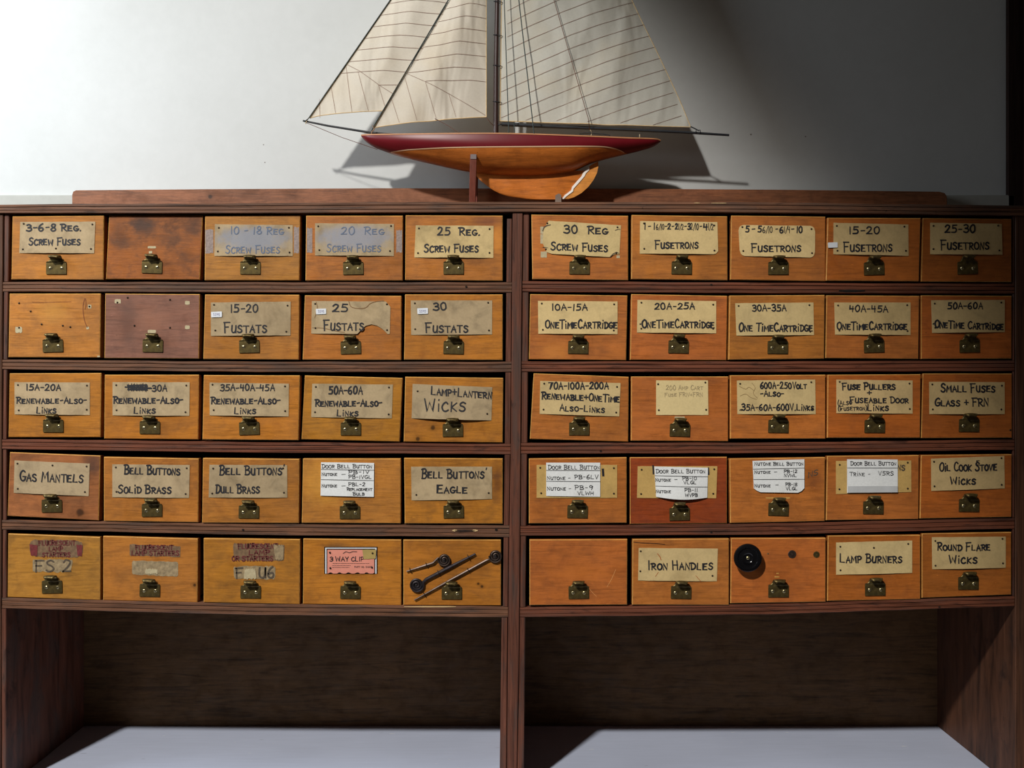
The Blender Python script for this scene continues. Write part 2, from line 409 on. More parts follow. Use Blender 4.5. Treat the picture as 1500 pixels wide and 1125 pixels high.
# ------------------------------------------------------------------ handwriting
G = {
'A': ['0,0 2.6,10 5.6,0', '0.9,4 4.8,4'], 'B': ['0.3,0 0.5,10', '~-0.8,9.6 3,10 4.8,8 3.2,5.7 0.6,5.3', '~0.6,5.3 4.2,4.8 5.4,2.4 3.6,0.2 0,0'],
'C': ['~5.2,8.3 3.6,9.9 1.2,8.2 0.1,4.8 1,1.2 3.2,0 5.6,1.4'], 'D': ['0.6,0 0.6,9.6', '~-0.6,9.8 3,9.8 5.6,7 5.4,2.8 3,0.3 0.4,0'],
'E': ['4.8,9.8 0.4,9.6 0.2,0.2 5,0.2', '0.3,5 4,5.2'], 'F': ['0.4,-0.5 0.4,9.6', '-0.3,9.8 5.6,10', '0.4,5 4,5.3'],
'G': ['~5,8.6 3.2,10 0.8,8 0,4.6 1,1 3.2,0 5.2,1.6 5.3,4', '3,4.1 6.2,4.1'], 'H': ['0.3,0 0.3,10', '5.2,0 5,10', '0.3,5 5.2,5.2'],
'I': ['1,0 1.1,10'], 'J': ['~4,10 4.2,3 3,0.2 0.6,0.6 0,2.6'], 'K': ['0.3,0 0.3,10', '4.8,9.4 0.4,4.6 5,0'],
'L': ['0.4,10 0.2,0.3 4.8,0.2'], 'M': ['0,0 0.9,10 3.4,3.4 5.8,10 6.8,0'], 'N': ['0.2,0 0.4,10 5,0.2 5.3,10'],
'O': ['~3,10 0.8,8.2 0,5 0.8,1.4 3,0 5.2,1.6 5.9,5 5,8.6 3,10'], 'P': ['0.4,0 0.5,10', '~-0.6,9.6 3.2,10 5.2,7.8 4,5.2 0.6,4.6'],
'Q': ['~3,10 0.8,8.2 0,5 0.8,1.4 3,0 5.2,1.6 5.9,5 5,8.6 3,10', '3.6,3 6.2,-0.6'], 'R': ['0.5,0 0.6,9.8', '~-0.8,9.6 3,10 5,8 3.6,5.4 0.8,4.8', '1.4,4.9 5.4,0'],
'S': ['~5,8.6 3,10 0.8,8.6 1,6.4 3.6,4.8 5,2.6 3.8,0.4 1.6,0 0,1.4'], 'T': ['2.8,0 2.8,9.8', '-0.4,9.8 6,10'],
'U': ['~0.3,10 0.2,3.4 1.4,0.4 3.4,0.2 4.8,3 5.2,10', '5.2,10 5.2,0.2'], 'V': ['0,10 2.6,0 5.4,10'], 'W': ['0,10 1.6,0 3.6,7.4 5.6,0 7.4,10'],
'X': ['0,10 5,0', '5,10 0,0'], 'Y': ['0,10 2.6,5 5.2,10', '2.6,5 2.4,0'], 'Z': ['0,9.8 5,9.8 0,0.2 5.2,0.2'],
'1': ['1,0 1.1,10'], '2': ['~0.4,7.8 2,9.9 4.4,9 4.4,6.6 2.4,3 0,0.3', '0,0.3 5.2,0.3'],
'3': ['~0.4,9 2.8,10 4.8,8.4 4,6 1.8,5.3', '~1.8,5.3 4.6,4.6 5.2,2.2 3,0 0,0.9'], '4': ['0.6,10 0.2,4.6 4.8,4.8', '4,9 3.8,0'],
'5': ['5,9.8 1.2,9.8 0.9,5.8', '~0.9,5.8 3.6,6 5,3.6 3.8,0.6 0,0.4'], '6': ['~4,10 1.4,7.6 0.1,3.6 1.2,0.4 3.6,0.2 4.8,2.6 3.4,4.8 0.6,3.6'],
'7': ['0,9.4 5,9.8 1.8,0'], '8': ['~3,5.2 0.8,7.2 2.2,10 4.6,9 3.8,6 2,4.4 0.3,2.2 1.8,0 4.4,0.6 5,3 3,5.2'], '9': ['~4.8,8.4 2.6,10 0.4,8 1.4,5.4 4,5.8 4.9,8.4 4.4,3.6 3.4,0'],
'0': ['~2.6,10 0.6,8 0,4.8 1,1 2.8,0 4.6,2 5,5.4 4.2,8.8 2.6,10'], '-': ['0.4,4.6 3.6,4.8'], '.': ['0.4,0.2 0.9,0.6'], '+': ['0,4.6 4.6,4.8', '2.3,7.4 2.4,2.2'],
'/': ['0,-1 5,11'], '(': ['~2,11.5 0.2,7 0.2,3 2,-1.5'], ')': ['~0,11.5 1.8,7 1.8,3 0,-1.5'], "'": ['0.6,11 0.4,9.4'], '*': ['0.6,4.6 1.0,4.9'],
'i': ['0.8,0 0.9,8', '0.9,12.4 1.0,13'],
}
GW = {'M': 7, 'W': 7.6, 'I': 2, '1': 2, '.': 1.4, '-': 4, "'": 1, 'i': 1.8, '(': 2.2, ')': 2, '/': 3.2, '*': 1.4, '+': 4.6}
def crom(pts, k=4):
    out = []
    for i in range(len(pts)-1):
        p0 = pts[max(i-1, 0)]; p1 = pts[i]; p2 = pts[i+1]; p3 = pts[min(i+2, len(pts)-1)]
        for j in range(k):
            t = j/k
            out.append(tuple(0.5*((2*p1[a])+(-p0[a]+p2[a])*t+(2*p0[a]-5*p1[a]+4*p2[a]-p3[a])*t*t+(-p0[a]+3*p1[a]-3*p2[a]+p3[a])*t**3) for a in (0, 1)))
    out.append(pts[-1]); return out
def ribbon(bm, pts, w, surf):
    """flat pen stroke: pts and w in pixels, surf(px, py) gives the point of the paper under it"""
    if len(pts) < 2: return
    n = len(pts); L = []; R = []
    for i in range(n):
        a = pts[max(i-1, 0)]; b = pts[min(i+1, n-1)]
        dx, dy = b[0]-a[0], b[1]-a[1]; l = math.hypot(dx, dy) or 1; dx /= l; dy /= l
        e = 0
        x, y = pts[i]
        if i == 0: x -= dx*w*0.4; y -= dy*w*0.4
        if i == n-1: x += dx*w*0.4; y += dy*w*0.4
        ww = w*0.5*(1.0 if 0 < i < n-1 else 0.8)
        # widen at sharp corners
        if 0 < i < n-1:
            ux, uy = pts[i][0]-a[0], pts[i][1]-a[1]; ul = math.hypot(ux, uy) or 1
            c = abs((ux*dx+uy*dy)/ul); ww /= max(0.55, c)
        L.append(bm.verts.new(surf(x-dy*ww, y+dx*ww))); R.append(bm.verts.new(surf(x+dy*ww, y-dx*ww)))
    for i in range(n-1): bm.faces.new((L[i], L[i+1], R[i+1], R[i]))
def write(bm, text, x0, x1, base, h, surf, w=1.9, slope=0.0, rnd=None, small=0.70, jit=0.35):
    rnd = rnd or random.Random(hash_s(text))
    lay = []; x = 0.0
    for ch in text:
        if ch == ' ': x += 4.0; continue
        if ch in G and not ch.isalpha() or ch == 'i': g, s = G[ch], 1.0 if ch != 'i' else small
        elif ch.isupper(): g, s = G[ch], 1.0
        else: g, s = G[ch.upper()], small
        gw = GW.get(ch.upper() if ch != 'i' else 'i', 5.4)
        lay.append((g, s, x, ch)); x += gw*(0.82 if s < 1 else 1)+1.9
    W = x-1.9; k = (x1-x0)/W
    for g, s, gx, ch in lay:
        jy = rnd.uniform(-jit, jit); rs = rnd.uniform(0.94, 1.07); sk = rnd.uniform(-0.04, 0.06)
        for st in g:
            sm = st.startswith('~')
            pts = [tuple(map(float, p.split(','))) for p in st.lstrip('~').split()]
            pts = [(a+rnd.uniform(-.18, .18), b+rnd.uniform(-.2, .2)) for a, b in pts]
            if sm: pts = crom(pts, 4)
            q = []
            for a, b in pts:
                yy = b*s*rs*h/10
                xx = x0+(gx+a*(0.82 if s < 1 else 1))*k+sk*yy
                q.append((xx, base+jy-yy+slope*(xx-x0)/(x1-x0)))
            ribbon(bm, q, w*rnd.uniform(0.88, 1.1), surf)
def hash_s(s):
    v = 17
    for c in s: v = (v*31+ord(c)) % 1000003
    return v

# ------------------------------------------------------------------ paper sheets
def quad_uv(q, u, v):
    (ax, ay), (bx, by), (cx, cy), (dx, dy) = q     # TL TR BR BL
    tx, ty = ax+(bx-ax)*u, ay+(by-ay)*u; ux, uy = dx+(cx-dx)*u, dy+(cy-dy)*u
    return tx+(ux-tx)*v, ty+(uy-ty)*v
def inv_quad(q, px, py):
    (ax, ay), (bx, by), (cx, cy), (dx, dy) = q
    u = v = 0.5
    for _ in range(4):
        l = ax+(dx-ax)*v; r = bx+(cx-bx)*v; u = (px-l)/(r-l)
        t = ay+(by-ay)*u; b = dy+(cy-dy)*u; v = (py-t)/(b-t)
    return u, v
def sheet(q, yf, name, mats, parent, bulge=0.003, lift=0.0007, cols=14, rows=5, top=None, bot=None, rough=0.0, thick=0.0004, seed=1, corner=0.0):
    """a sheet of paper on a drawer front: q = TL TR BR BL in pixels; top(u)/bot(u) cut the upper and lower edge"""
    rnd = random.Random(seed)
    def out(u, v): return lift+bulge*max(0, min(1, v))**1.25*max(0.0, 1-(2*u-1)**2)
    c = P(*quad_uv(q, .5, .5), yf)
    us = [0, .012, .03, .06]+[.06+(.88*i/(cols-1)) for i in range(1, cols)]+[.97, .988, 1.0]
    bm = bmesh.new(); F = []; B = []
    for u in us:
        t = (top(u) if top else 0.0)+rough*rnd.uniform(0, 1); b = (bot(u) if bot else 1.0)-rough*rnd.uniform(0, 1)
        if corner:
            e = min(u, 1-u)*3.0
            if e < corner: cc = (corner-math.sqrt(max(0, corner**2-(corner-e)**2))); t += cc*0.9; b -= cc*0.9
        f = []; g = []
        for j in range(rows+1):
            v = t+(b-t)*j/rows
            px, py = quad_uv(q, u, v)
            p = P(px, py, yf); y = yf-out(u, v)
            f.append(bm.verts.new((p.x-c.x, y-c.y, p.z-c.z))); g.append(bm.verts.new((p.x-c.x, y-c.y+thick, p.z-c.z)))
        F.append(f); B.append(g)
    for i in range(len(us)-1):
        for j in range(rows):
            fc = bm.faces.new((F[i][j], F[i][j+1], F[i+1][j+1], F[i+1][j])); fc.smooth = True
            fc = bm.faces.new((B[i][j], B[i+1][j], B[i+1][j+1], B[i][j+1])); fc.smooth = True
        for j in (0, rows):
            bm.faces.new((F[i][j], F[i+1][j], B[i+1][j], B[i][j]))
    for i in (0, len(us)-1):
        for j in range(rows): bm.faces.new((F[i][j], B[i][j], B[i][j+1], F[i][j+1]))
    o = obj(name, recalc(bm), mats, parent); o.location = c-parent_world(parent)
    def surf(px, py, extra=0.0004):
        u, v = inv_quad(q, px, py)
        p = P(px, py, yf); return Vector((p.x, yf-out(u, v)-extra, p.z))
    return o, surf
PW = {}
def parent_world(o): return PW.get(o.name, Vector((0, 0, 0)))
def local_mesh(bm, origin):
    for v in bm.verts: v.co -= origin
    return bm

# ------------------------------------------------------------------ drawer hardware (shared meshes)
def pull_mesh():
    bm = bmesh.new(); m = M
    path = [(1.0, -8.6, 14.8), (1.1, 6.0, 14.8), (1.1, 8.0, 14.7), (2.0, 9.2, 14.4), (2.2, 9.9, 11.8), (1.9, 11.2, 10.2), (2.2, 13.5, 9.0), (3.2, 15.6, 8.5), (5.2, 17.4, 8.6), (8.0, 18.2, 8.7), (11.0, 17.8, 8.3), (13.0, 16.4, 7.2), (13.8, 14.8, 5.0)]
    # (out, up, half width) in pixels; a sheet with thickness
    F = []; B = []; nx = 8
    for i, (o, u, w) in enumerate(path):
        a = path[max(i-1, 0)]; b = path[min(i+1, len(path)-1)]
        d = Vector((b[0]-a[0], b[1]-a[1])).normalized(); nrm = Vector((d.y, -d.x))   # outwards normal in (out, up)
        f = []; g = []
        for k in range(nx+1):
            s = -1+2*k/nx; dish = 0.0 if i < 6 else -1.3*(s*s)*(i-5)/8
            for lst, t in ((f, 0.45), (g, -0.45)):
                lst.append(bm.verts.new((s*w*m, -(o+nrm.x*t*1.6+dish*0.4)*m, (u+nrm.y*t*1.6+dish)*m)))
        F.append(f); B.append(g)
    for i in range(len(path)-1):
        for k in range(nx):
            for lst in (F, B):
                fc = bm.faces.new((lst[i][k], lst[i][k+1], lst[i+1][k+1], lst[i+1][k])); fc.smooth = i > 3
        for k in (0, nx): bm.faces.new((F[i][k], F[i+1][k], B[i+1][k], B[i][k]))
    for i in (0, len(path)-1):
        for k in range(nx): bm.faces.new((F[i][k], F[i][k+1], B[i][k+1], B[i][k]))
    # flat seat of the plate against the wood
    box(bm, -14.6*m, 14.6*m, -0.9*m, 0, -8.4*m, 7.8*m)
    recalc(bm)
    me = bpy.data.meshes.new('pull'); bm.to_mesh(me); bm.free(); me.materials.append(MAT['brass']); return me
def screw_mesh():
    bm = bmesh.new(); m = M
    lathe(bm, [(2.7*m, 0), (2.6*m, 0.7*m), (1.9*m, 1.3*m), (1.0*m, 1.55*m), (0, 1.6*m)], (0, 0, 0), 12)
    for f in box(bm, -1.9*m, 1.9*m, -1.9*m, -1.2*m, -0.35*m, 0.35*m, 1): pass
    me = bpy.data.meshes.new('screw'); recalc(bm); bm.to_mesh(me); bm.free(); me.materials.append(MAT['screw']); me.materials.append(MAT['tack']); return me
def tack_mesh():
    bm = bmesh.new(); m = M
    lathe(bm, [(1.45*m, 0), (1.4*m, 0.4*m), (0.9*m, 0.85*m), (0, 1.0*m)], (0, 0, 0), 9)
    me = bpy.data.meshes.new('tack'); recalc(bm); bm.to_mesh(me); bm.free(); me.materials.append(MAT['tack']); return me
PULL, SCREW, TACK = pull_mesh(), screw_mesh(), tack_mesh()

# ------------------------------------------------------------------ drawers: corner quads, wood, pulls, cards
# quad = TLx TLy TRx TRy BRx BRy BLx BLy in photograph pixels on the cabinet's front plane
Q = [
[(18.2,316.9,152,315.6,151.2,409.8,16.5,409.3),(159.6,315.6,296.9,315.6,292.6,409.8,155,408.8),(300.2,316.1,439.7,315.1,438.3,410.8,299.7,410.6),(448.4,315.9,590,315.9,589.5,410.8,447.4,410.8),(594.1,315.1,736.3,315.9,736.3,411.3,593.3,410.2),
 (778.4,314.3,920.2,316.1,920.2,410.6,779.9,408.8),(925.3,314.8,1065.4,316.9,1065.9,410.6,924.8,408.8),(1071.2,315.6,1209.2,317.4,1208.7,411.9,1069.7,409.8),(1212.5,318.9,1348.8,319.4,1346.2,411.9,1209.9,411.1),(1351.8,319.4,1481.8,320.7,1481.8,413.1,1349.3,412.4)],
[(13.9,430.1,147.4,430.1,146.4,523.8,12.2,523.3),(154,430.1,292.6,430.9,291.3,525.4,152.8,524.6),(300.2,431.4,438.3,431.8,437.5,526.9,297.7,525.9),(446.5,432.6,587.8,433.4,587.3,527.5,443.3,526.9),(593.3,431.3,736.3,431.3,736.3,527.5,591.9,526.9),
 (776.6,430.9,919.2,432.9,917.2,527.9,774.8,526.4),(924.8,430.9,1065.4,433.4,1064.1,527.9,923,527.1),(1068.7,432.9,1208.2,432.1,1207.4,525.4,1067.2,526.9),(1210.7,432.6,1346.7,433.4,1345.5,525.9,1209.2,524.6),(1349.3,432.6,1482,433.4,1482,525.4,1349.3,525.9)],
[(13.9,546.9,148.2,546.4,146.9,640.6,12.2,640.6),(153.3,548.9,291.3,548.9,290.1,643.9,152.5,642.7),(298.4,549.4,439.2,550,437,644.9,296.4,643.9),(446.5,550,589.5,553.6,585.1,647.1,441.6,643.5),(593.6,551.9,737.1,553.6,736.3,648.4,591.4,647.1),
 (781.7,546.9,921,552,920.2,647.2,776.1,643.2),(924.8,551.5,1066.7,551.5,1066.7,646.5,924.3,645.7),(1069.7,549.7,1209.2,548.9,1209.2,642.7,1069.7,642.7),(1212.5,548.9,1348.8,548.2,1348,641.4,1211.7,641.4),(1351.8,547.2,1482.5,547.2,1482.5,641.4,1349.3,641.9)],
[(14.4,662.4,146.9,667.5,144.4,762.5,10.9,755.9),(152,669.3,290.8,671.8,290.1,765.2,152,763.3),(297.2,671,438.3,672.4,437.5,766.4,295.9,765.8),(443.8,671.7,586.8,671.7,586.8,766.8,441.9,766),(592,670.9,736.3,671.7,736.3,767.3,592.8,766.8),
 (774.8,671.8,918,670,918,766,774.8,766.8),(922.8,670,1064.9,669.3,1064.9,766.6,922.8,767.6),(1068.7,671.8,1208.7,669.8,1208.2,763.5,1069.7,766.3),(1211.7,668,1346.2,666.7,1345.5,760.5,1210,762.2),(1349.3,666.7,1482.3,665.5,1481.8,757.4,1347.5,759.7)],
[(11.8,781.6,146.6,786.8,146.6,879.2,10.9,874.8),(151,785.2,289.6,789,289,882.8,151,879.2),(298.2,788.4,439.4,790,438.8,885.4,298.2,882.4),(444.2,789,587.6,790.6,587.6,887.0,443.6,885),(590.8,790.6,733.8,790.6,733.8,887.2,590.8,886.6),
 (775.6,790.6,919,790,918.6,886,775.6,886.6),(926.6,790,1067.8,789,1067.8,886.4,926,886),(1071,788.4,1209.6,788,1209.6,881.8,1070,884),(1212.8,784.8,1348.2,783.6,1348.4,877.8,1211.8,880.4),(1350.4,781.6,1481.6,779.4,1481.6,871.2,1350.4,876)],
]
# wood tint of each front (r, g, b), stain strength
O = (182, 115, 48); O2 = (186, 119, 42); Y = (190, 126, 54); R1 = (188, 112, 50); R2 = (180, 100, 40); RD = (158, 68, 32); DK = (160, 92, 40); PU = (146, 100, 78); PK = (170, 108, 62)  # left bank's orange and yellow tints also lowered to paint in weaker light
TINT = [
[(O, .3), (DK, .95), (O, .3), (O, .35), (O, .45), (R1, .25), (R1, .3), (R1, .3), (R2, .2), (R2, .2)],
[(Y, .35), (PU, .3), (O, .3), (O, .3), (O2, .3), (R1, .35), (R1, .25), (R1, .25), (R1, .25), (R2, .2)],
[(O2, .25), (O2, .35), (O2, .3), (O2, .3), (O2, .35), (R1, .35), (R1, .2), (R1, .25), (R2, .25), (R2, .2)],
[(PK, .55), (O, .5), (O, .45), (Y, .35), (O2, .5), (R1, .35), (RD, .2), (R1, .4), (R1, .25), (R2, .25)],
[(Y, .5), (O, .45), (O2, .4), (O2, .3), (O2, .3), (R1, .35), (R1, .35), (R1, .3), (R2, .3), (R2, .2)],
]
PULLS = [
[(83,393),(223,391.6),(367,393),(517.6,393.5),(664.4,393),(848.8,393),(978+20.3-0.0,393),(1139.8,393.6),(1280,394),(1417,393)],
[(78,507),(224.2,507),(365.5,508),(514,509.7),(664.4,509.7),(846.8,509.4),(993.7,508.6),(1139,509.4),(1280,507.6),(1420,507.6)],
[(78.5,624.4),(219.9,626.7),(365.5,628),(514,628.7),(663.3,630.7),(848.3,628.7),(995.7,630.5),(1139.8,625),(1280.9,625),(1419,623.7)],
[(76.5,741.5),(223,747.8),(364.8,750.3),(512.7,751),(664.6,750),(845.8,749.8),(995.2,753.4),(1140,746.5),(1278.8,744),(1419,740.7)],
[(76.8,860),(219.8,865),(367.4,867.4),(513.4,868),(661.8,869),(847.6,868),(997.4,868),(1140,865.8),(1281.6,863.6),(1418,854.6)],
]
# cards: quad, tone, lines (text, x0, x1, baseline, cap height[, slope])
T1 = (180, 158, 124); T2 = (214, 188, 134); T3 = (206, 178, 126)  # left bank's T1 is duller: the dimmer light there is put into the paper
CARDS = {
(0,0): ((29.9,325,139.8,324.5,138,371.3,28.4,370.8), T1, [('3-6-8 Reg.', 39.3, 119, 338.4, 10), ('Screw Fuses', 43, 118, 359, 11)]),
(0,2): ((314.9,328.3,428.8,329.6,428.8,375.2,314.1,375.1), T1, []),
(0,3): ((461.6,326.9,577.2,327.9,576.9,375.2,461.6,374.4), T1, []),
(0,4): ((609,330,723,330.7,722.6,378,607,377.4), T2, [('25  Reg.', 641.4, 703, 344.5, 11), ('Screw Fuses', 621.5, 700.7, 369.4, 12)]),
(0,5): ((797,322.7,909.6,330,907,377.7,794,371.3), T2, [('30  Reg', 826, 889.3, 341.7, 11, 1), ('Screw Fuses', 807, 889.8, 366, 12, 3)]),
(0,6): ((937.5,323.7,1050.7,325.2,1052,372.6,937,371.8), T2, [('1', 944, 945.5, 336, 9), ('-', 949.5, 953, 335, 8), ('1', 957.5, 959, 336, 9), ('6/10', 961, 972.5, 336.5, 8), ('-', 974, 977, 335, 8), ('2', 978, 982, 336, 8), ('-', 984, 987, 335, 8), ('2', 989, 992.5, 336, 8), ('1/2', 993.5, 1001, 336.5, 8), ('-', 1002.5, 1005.5, 335, 8), ('3', 1007, 1011, 336, 9), ('2/10', 1011.5, 1023, 336.5, 9), ('-', 1025, 1028, 335, 8), ('4', 1030.5, 1036, 337, 9), ('1/2', 1037, 1045, 337, 9), ('Fusetrons', 959.8, 1022.3, 364, 12)]),
(0,7): ((1081.3,329.5,1194,330.8,1193.5,377.7,1083.9,375.1), T2, [('5', 1092, 1097, 340, 9), ('-', 1101, 1106, 339, 8), ('5', 1110, 1115, 340, 9), ('6/10', 1117, 1131, 341, 9), ('-', 1136, 1139, 339, 8), ('6', 1142, 1147, 341, 9), ('1/4', 1148, 1157, 341, 9), ('-', 1159, 1163, 339, 8), ('10', 1166.5, 1175, 341, 9), ('Fusetrons', 1100.9, 1172.7, 368.6, 12)]),
(0,8): ((1220.8,326.2,1330.3,328.8,1330.8,375.1,1220.6,372.6), T3, [('15-20', 1243.4, 1288, 342.7, 10), ('Fusetrons', 1235.8, 1306, 368.4, 14)]),
(0,9): ((1362.4,326.2,1467,327.8,1468.3,373.4,1362.4,372.6), T3, [('25-30', 1384, 1427.8, 341, 11), ('Fusetrons', 1378, 1448, 365.4, 14)]),
(1,2): ((309,443,426,441.6,425.5,491.4,309,492.2), T1, [('15-20', 338, 378, 457.5, 11), ('Fustats', 329.3, 391.3, 487, 14)]),
(1,3): ((457,440.8,572,441.6,571,490,456,488.7), T1, [('25', 487.5, 509.4, 456.4, 11), ('Fustats', 475, 533, 483.7, 14)]),
(1,4): ((601.8,440,721,440,720.7,490,602.3,490.8), T1, [('30', 635, 654, 454.4, 11), ('Fustats', 624, 685.7, 486.7, 13)]),
(1,5): ((788,440.5,904.5,441.5,904.5,489.6,788.5,489), T2, [('10A-15A', 808.5, 860, 454.4, 9), ('OneTimeCartridge', 799, 903.6, 480.8, 12)]),
(1,6): ((933.7,439.2,1049,441,1049,488.4,933,487.3), T2, [('20A-25A', 959, 1017, 453, 9), ('*OneTimeCartridge', 937, 1046, 480.2, 12)]),
(1,7): ((1076.8,444,1191.4,443,1192.2,491,1078.6,491.7), T2, [('30A-35A', 1102, 1151, 455.7, 9), ('One TimeCartridge', 1082.4, 1189.7, 485.3, 12)]),
(1,8): ((1222,443,1333.6,443,1333.6,490.9,1223,490.4), T3, [('40A-45A', 1244, 1300, 457, 9), ('OneTimeCartridge', 1226, 1328, 482.8, 11)]),
(1,9): ((1363.7,439.7,1471.6,439.2,1471.6,486.6,1365.2,487.8), T3, [('50A-60A', 1388, 1438.7, 452.4, 9), ('*OneTime Cartridge', 1366, 1469, 480, 11, 3)]),
(2,0): ((21.5,559.6,131.7,560.3,131.7,608,21.5,607.2), T1, [('15A-20A', 39, 89, 571.7, 8.5), ('Renewable-Also-', 25, 127, 590.7, 9), ('Links', 54.5, 83, 605.2, 9)]),
(2,1): ((165,559.6,278,559.8,277.4,609.2,165,608.5), T1, [('-30A', 217, 244.5, 573, 9), ('Renewable-Also-', 167, 268, 590.7, 10), ('Links', 197, 228.5, 605.4, 9)]),
(2,2): ((307,560.3,423.3,561.8,422.8,610.2,307.3,608.5), T1, [('35A-40A-45A', 323, 402, 572.2, 9), ('Renewable-Also-', 310, 410.5, 591.5, 10), ('Links', 344, 375.5, 606, 9)]),
(2,3): ((457.5,561.8,575.5,563.2,574,612.9,456,611), T1, [('50A-60A', 482, 530.7, 577, 11), ('Renewable-Also-', 462.4, 559.4, 595, 10), ('Links', 494, 525, 609.3, 9)]),
(2,4): ((604.5,562.3,721.2,567,719.9,616,602.9,612.9), T1, [('Lamp+Lantern', 632, 720, 578, 12, 6), ('Wicks', 622.8, 681.6, 602.4, 19)]),
(2,5): ((791.3,557.8,909,561,907,610,790.5,606.4), T2, [('70A-100A-200A', 804, 891, 569.7, 9.5), ('Renewable+OneTime', 793.8, 907, 584, 10.5, 5), ('Also-Links', 820, 885.5, 601.4, 9, 3)]),
(2,6): ((961,557,1037,557,1037.5,608,961,608), (228, 204, 150), []),
(2,7): ((1079.3,557.3,1194,555.8,1194.7,606.7,1080,606.7), T2, [('600A-250Volt', 1113.5, 1180.8, 569, 9), ('-Also-', 1113.6, 1147.4, 580.4, 8), ('.35A-60A-600V.Links', 1083.4, 1191.7, 601, 9)]),
(2,8): ((1225,556,1336.6,557.3,1336.6,606,1225,605.2), T3, [('Fuse Pullers', 1234, 1311, 570.5, 10), ('+', 1270, 1276, 579.5, 9), ('Fuseable Door', 1244.6, 1330, 590, 9), ('Links', 1270, 1301, 601.4, 9)]),
(2,9): ((1360.7,559,1471.4,559.6,1471.6,606.7,1361,606.7), T3, [('Small Fuses', 1378, 1457, 574, 12), ('Glass + FRN', 1369.5, 1447, 594.7, 11)]),
(3,0): ((21.5,674.3,131.7,678.9,130,726.8,20.3,722), T1, [('Gas Mantels', 30, 122, 704, 15, 3)]),
(3,1): ((164.7,680,278,681,277,729.5,164.7,728.3), T1, [('Bell Buttons', 183, 264, 694, 12.5, 1.5), ('Solid Brass', 173.5, 251, 721.7, 12, 1)]),
(3,2): ((307,680.7,420.6,681.2,421,729,305.8,728.8), T1, [("Bell Buttons'", 322, 416.5, 695.3, 13), ('Dull Brass', 316.6, 380.4, 722, 12)]),
(3,4): ((602.3,683.4,720.7,683.4,720.7,731,602.9,733), T1, [("Bell Buttons'", 618, 712.5, 700.4, 13), ('Eagle', 640.6, 684.3, 722, 12)]),
(3,5): ((786,680.7,904,680.7,903.8,729.3,786,729.5), T2, []),
(3,6): ((934,682.7,1050.7,682.7,1049,730,933,729.5), T2, []),
(3,8): ((1224.4,675,1334.6,674.3,1334.8,720.7,1224.4,723.7), T2, []),
(3,9): ((1363.7,671.8,1470.9,667.5,1471.6,715.4,1364,719.2), T3, [('Oil Cook Stove', 1376, 1459.5, 690, 12, -1), ('Wicks', 1392, 1428, 709.3, 11)]),
(4,6): ((935.6,802.4,1051.4,803.4,1050,851.4,934.6,850.4), T2, [('Iron Handles', 949, 1043.8, 834, 13)]),
(4,8): ((1224.6,794.4,1336,791.6,1336,839.2,1224.6,841.8), T2, [('Lamp Burners', 1230.4, 1320.6, 824, 13)]),
(4,9): ((1364.8,786.8,1473,785.8,1473,831.6,1365.4,833.8), T3, [('Round Flare', 1372.8, 1449.6, 806, 11), ('Wicks', 1390, 1430, 824.8, 12)]),
}
WHITE = {   # white typed-looking index labels: quad, ruled lines, text
(3,3): ((470.6,677,548.2,678,547.7,727.7,469.8,725.8), [687.4, 702.3], [('Door Bell Button', 471.9, 545, 685.6, 5.5), ('Nutone', 471.9, 494, 696.6, 4.5), ('-', 500, 507, 696.6, 4.5), ('PB-1V', 511, 541, 693.6, 5), ('PB-1VGL', 511, 544.4, 700.9, 5), ('Nutone', 471.9, 494, 713.5, 4.5), ('-', 500, 507, 713.5, 4.5), ('PBL-2', 511, 535, 711.6, 5), ('Replacement', 508.6, 545, 718.6, 4.5), ('Bulb', 517.6, 534, 725.4, 4.5)]),
(3,5): ((800,677.6,879,677.6,879,727.5,800,726.3), [688.8, 704.7], [('Door Bell Button', 803, 878, 687.2, 6), ('Nutone -', 801.5, 835, 702.5, 5), ('PB-6LV', 841.7, 876, 701.4, 6), ('Nutone -', 801.5, 836, 718, 5), ('PB-9', 842, 868, 717, 6), ('VLWH', 846, 869, 724.8, 5)]),
(3,6): ((958.2,683.2,1036.8,685,1035.7,728.8,960.8,727.5), [696.6, 711.8], [('Door Bell Button', 960.8, 1032.5, 692.8, 5.5), ('Nutone', 960, 982, 705, 4.5), ('-', 987, 992, 704, 4.5), ('PB-10', 999, 1020, 702.8, 5), ('VLGL', 1001, 1019, 708.6, 4.5), ('Nutone', 960.5, 982, 721.6, 4.5), ('PB-11', 1002, 1021, 720, 5), ('WVPB', 1003, 1021, 726.8, 4.5)]),
(3,7): ((1102,675,1177.8,672.6,1177.8,721.7,1104,720.7), [687, 702.2], [('Nutone Bell Button', 1104.7, 1176, 681.6, 5), ('Nutone', 1105, 1128, 693.5, 4.5), ('-', 1133, 1138, 693, 4.5), ('PB-12', 1148, 1167, 692.4, 4.5), ('NVWL', 1148, 1166, 698.6, 4.5), ('Nutone', 1105, 1128, 713.4, 4.5), ('-', 1135, 1140, 712, 4.5), ('PB-18', 1150, 1167, 711.6, 4.5), ('VLGL', 1151, 1167, 717.6, 4.5)]),
(3,8): ((1240.3,672.6,1314.3,673,1314.5,721.2,1240.3,722), [685.4], [('Door Bell Button', 1245.4, 1311.8, 681.4, 5.5), ('Trine -', 1244, 1273.8, 697, 5.5), ('V5RS', 1286, 1308, 696, 5.5)]),
}
ROWN = ['top', 'second', 'third', 'fourth', 'bottom']
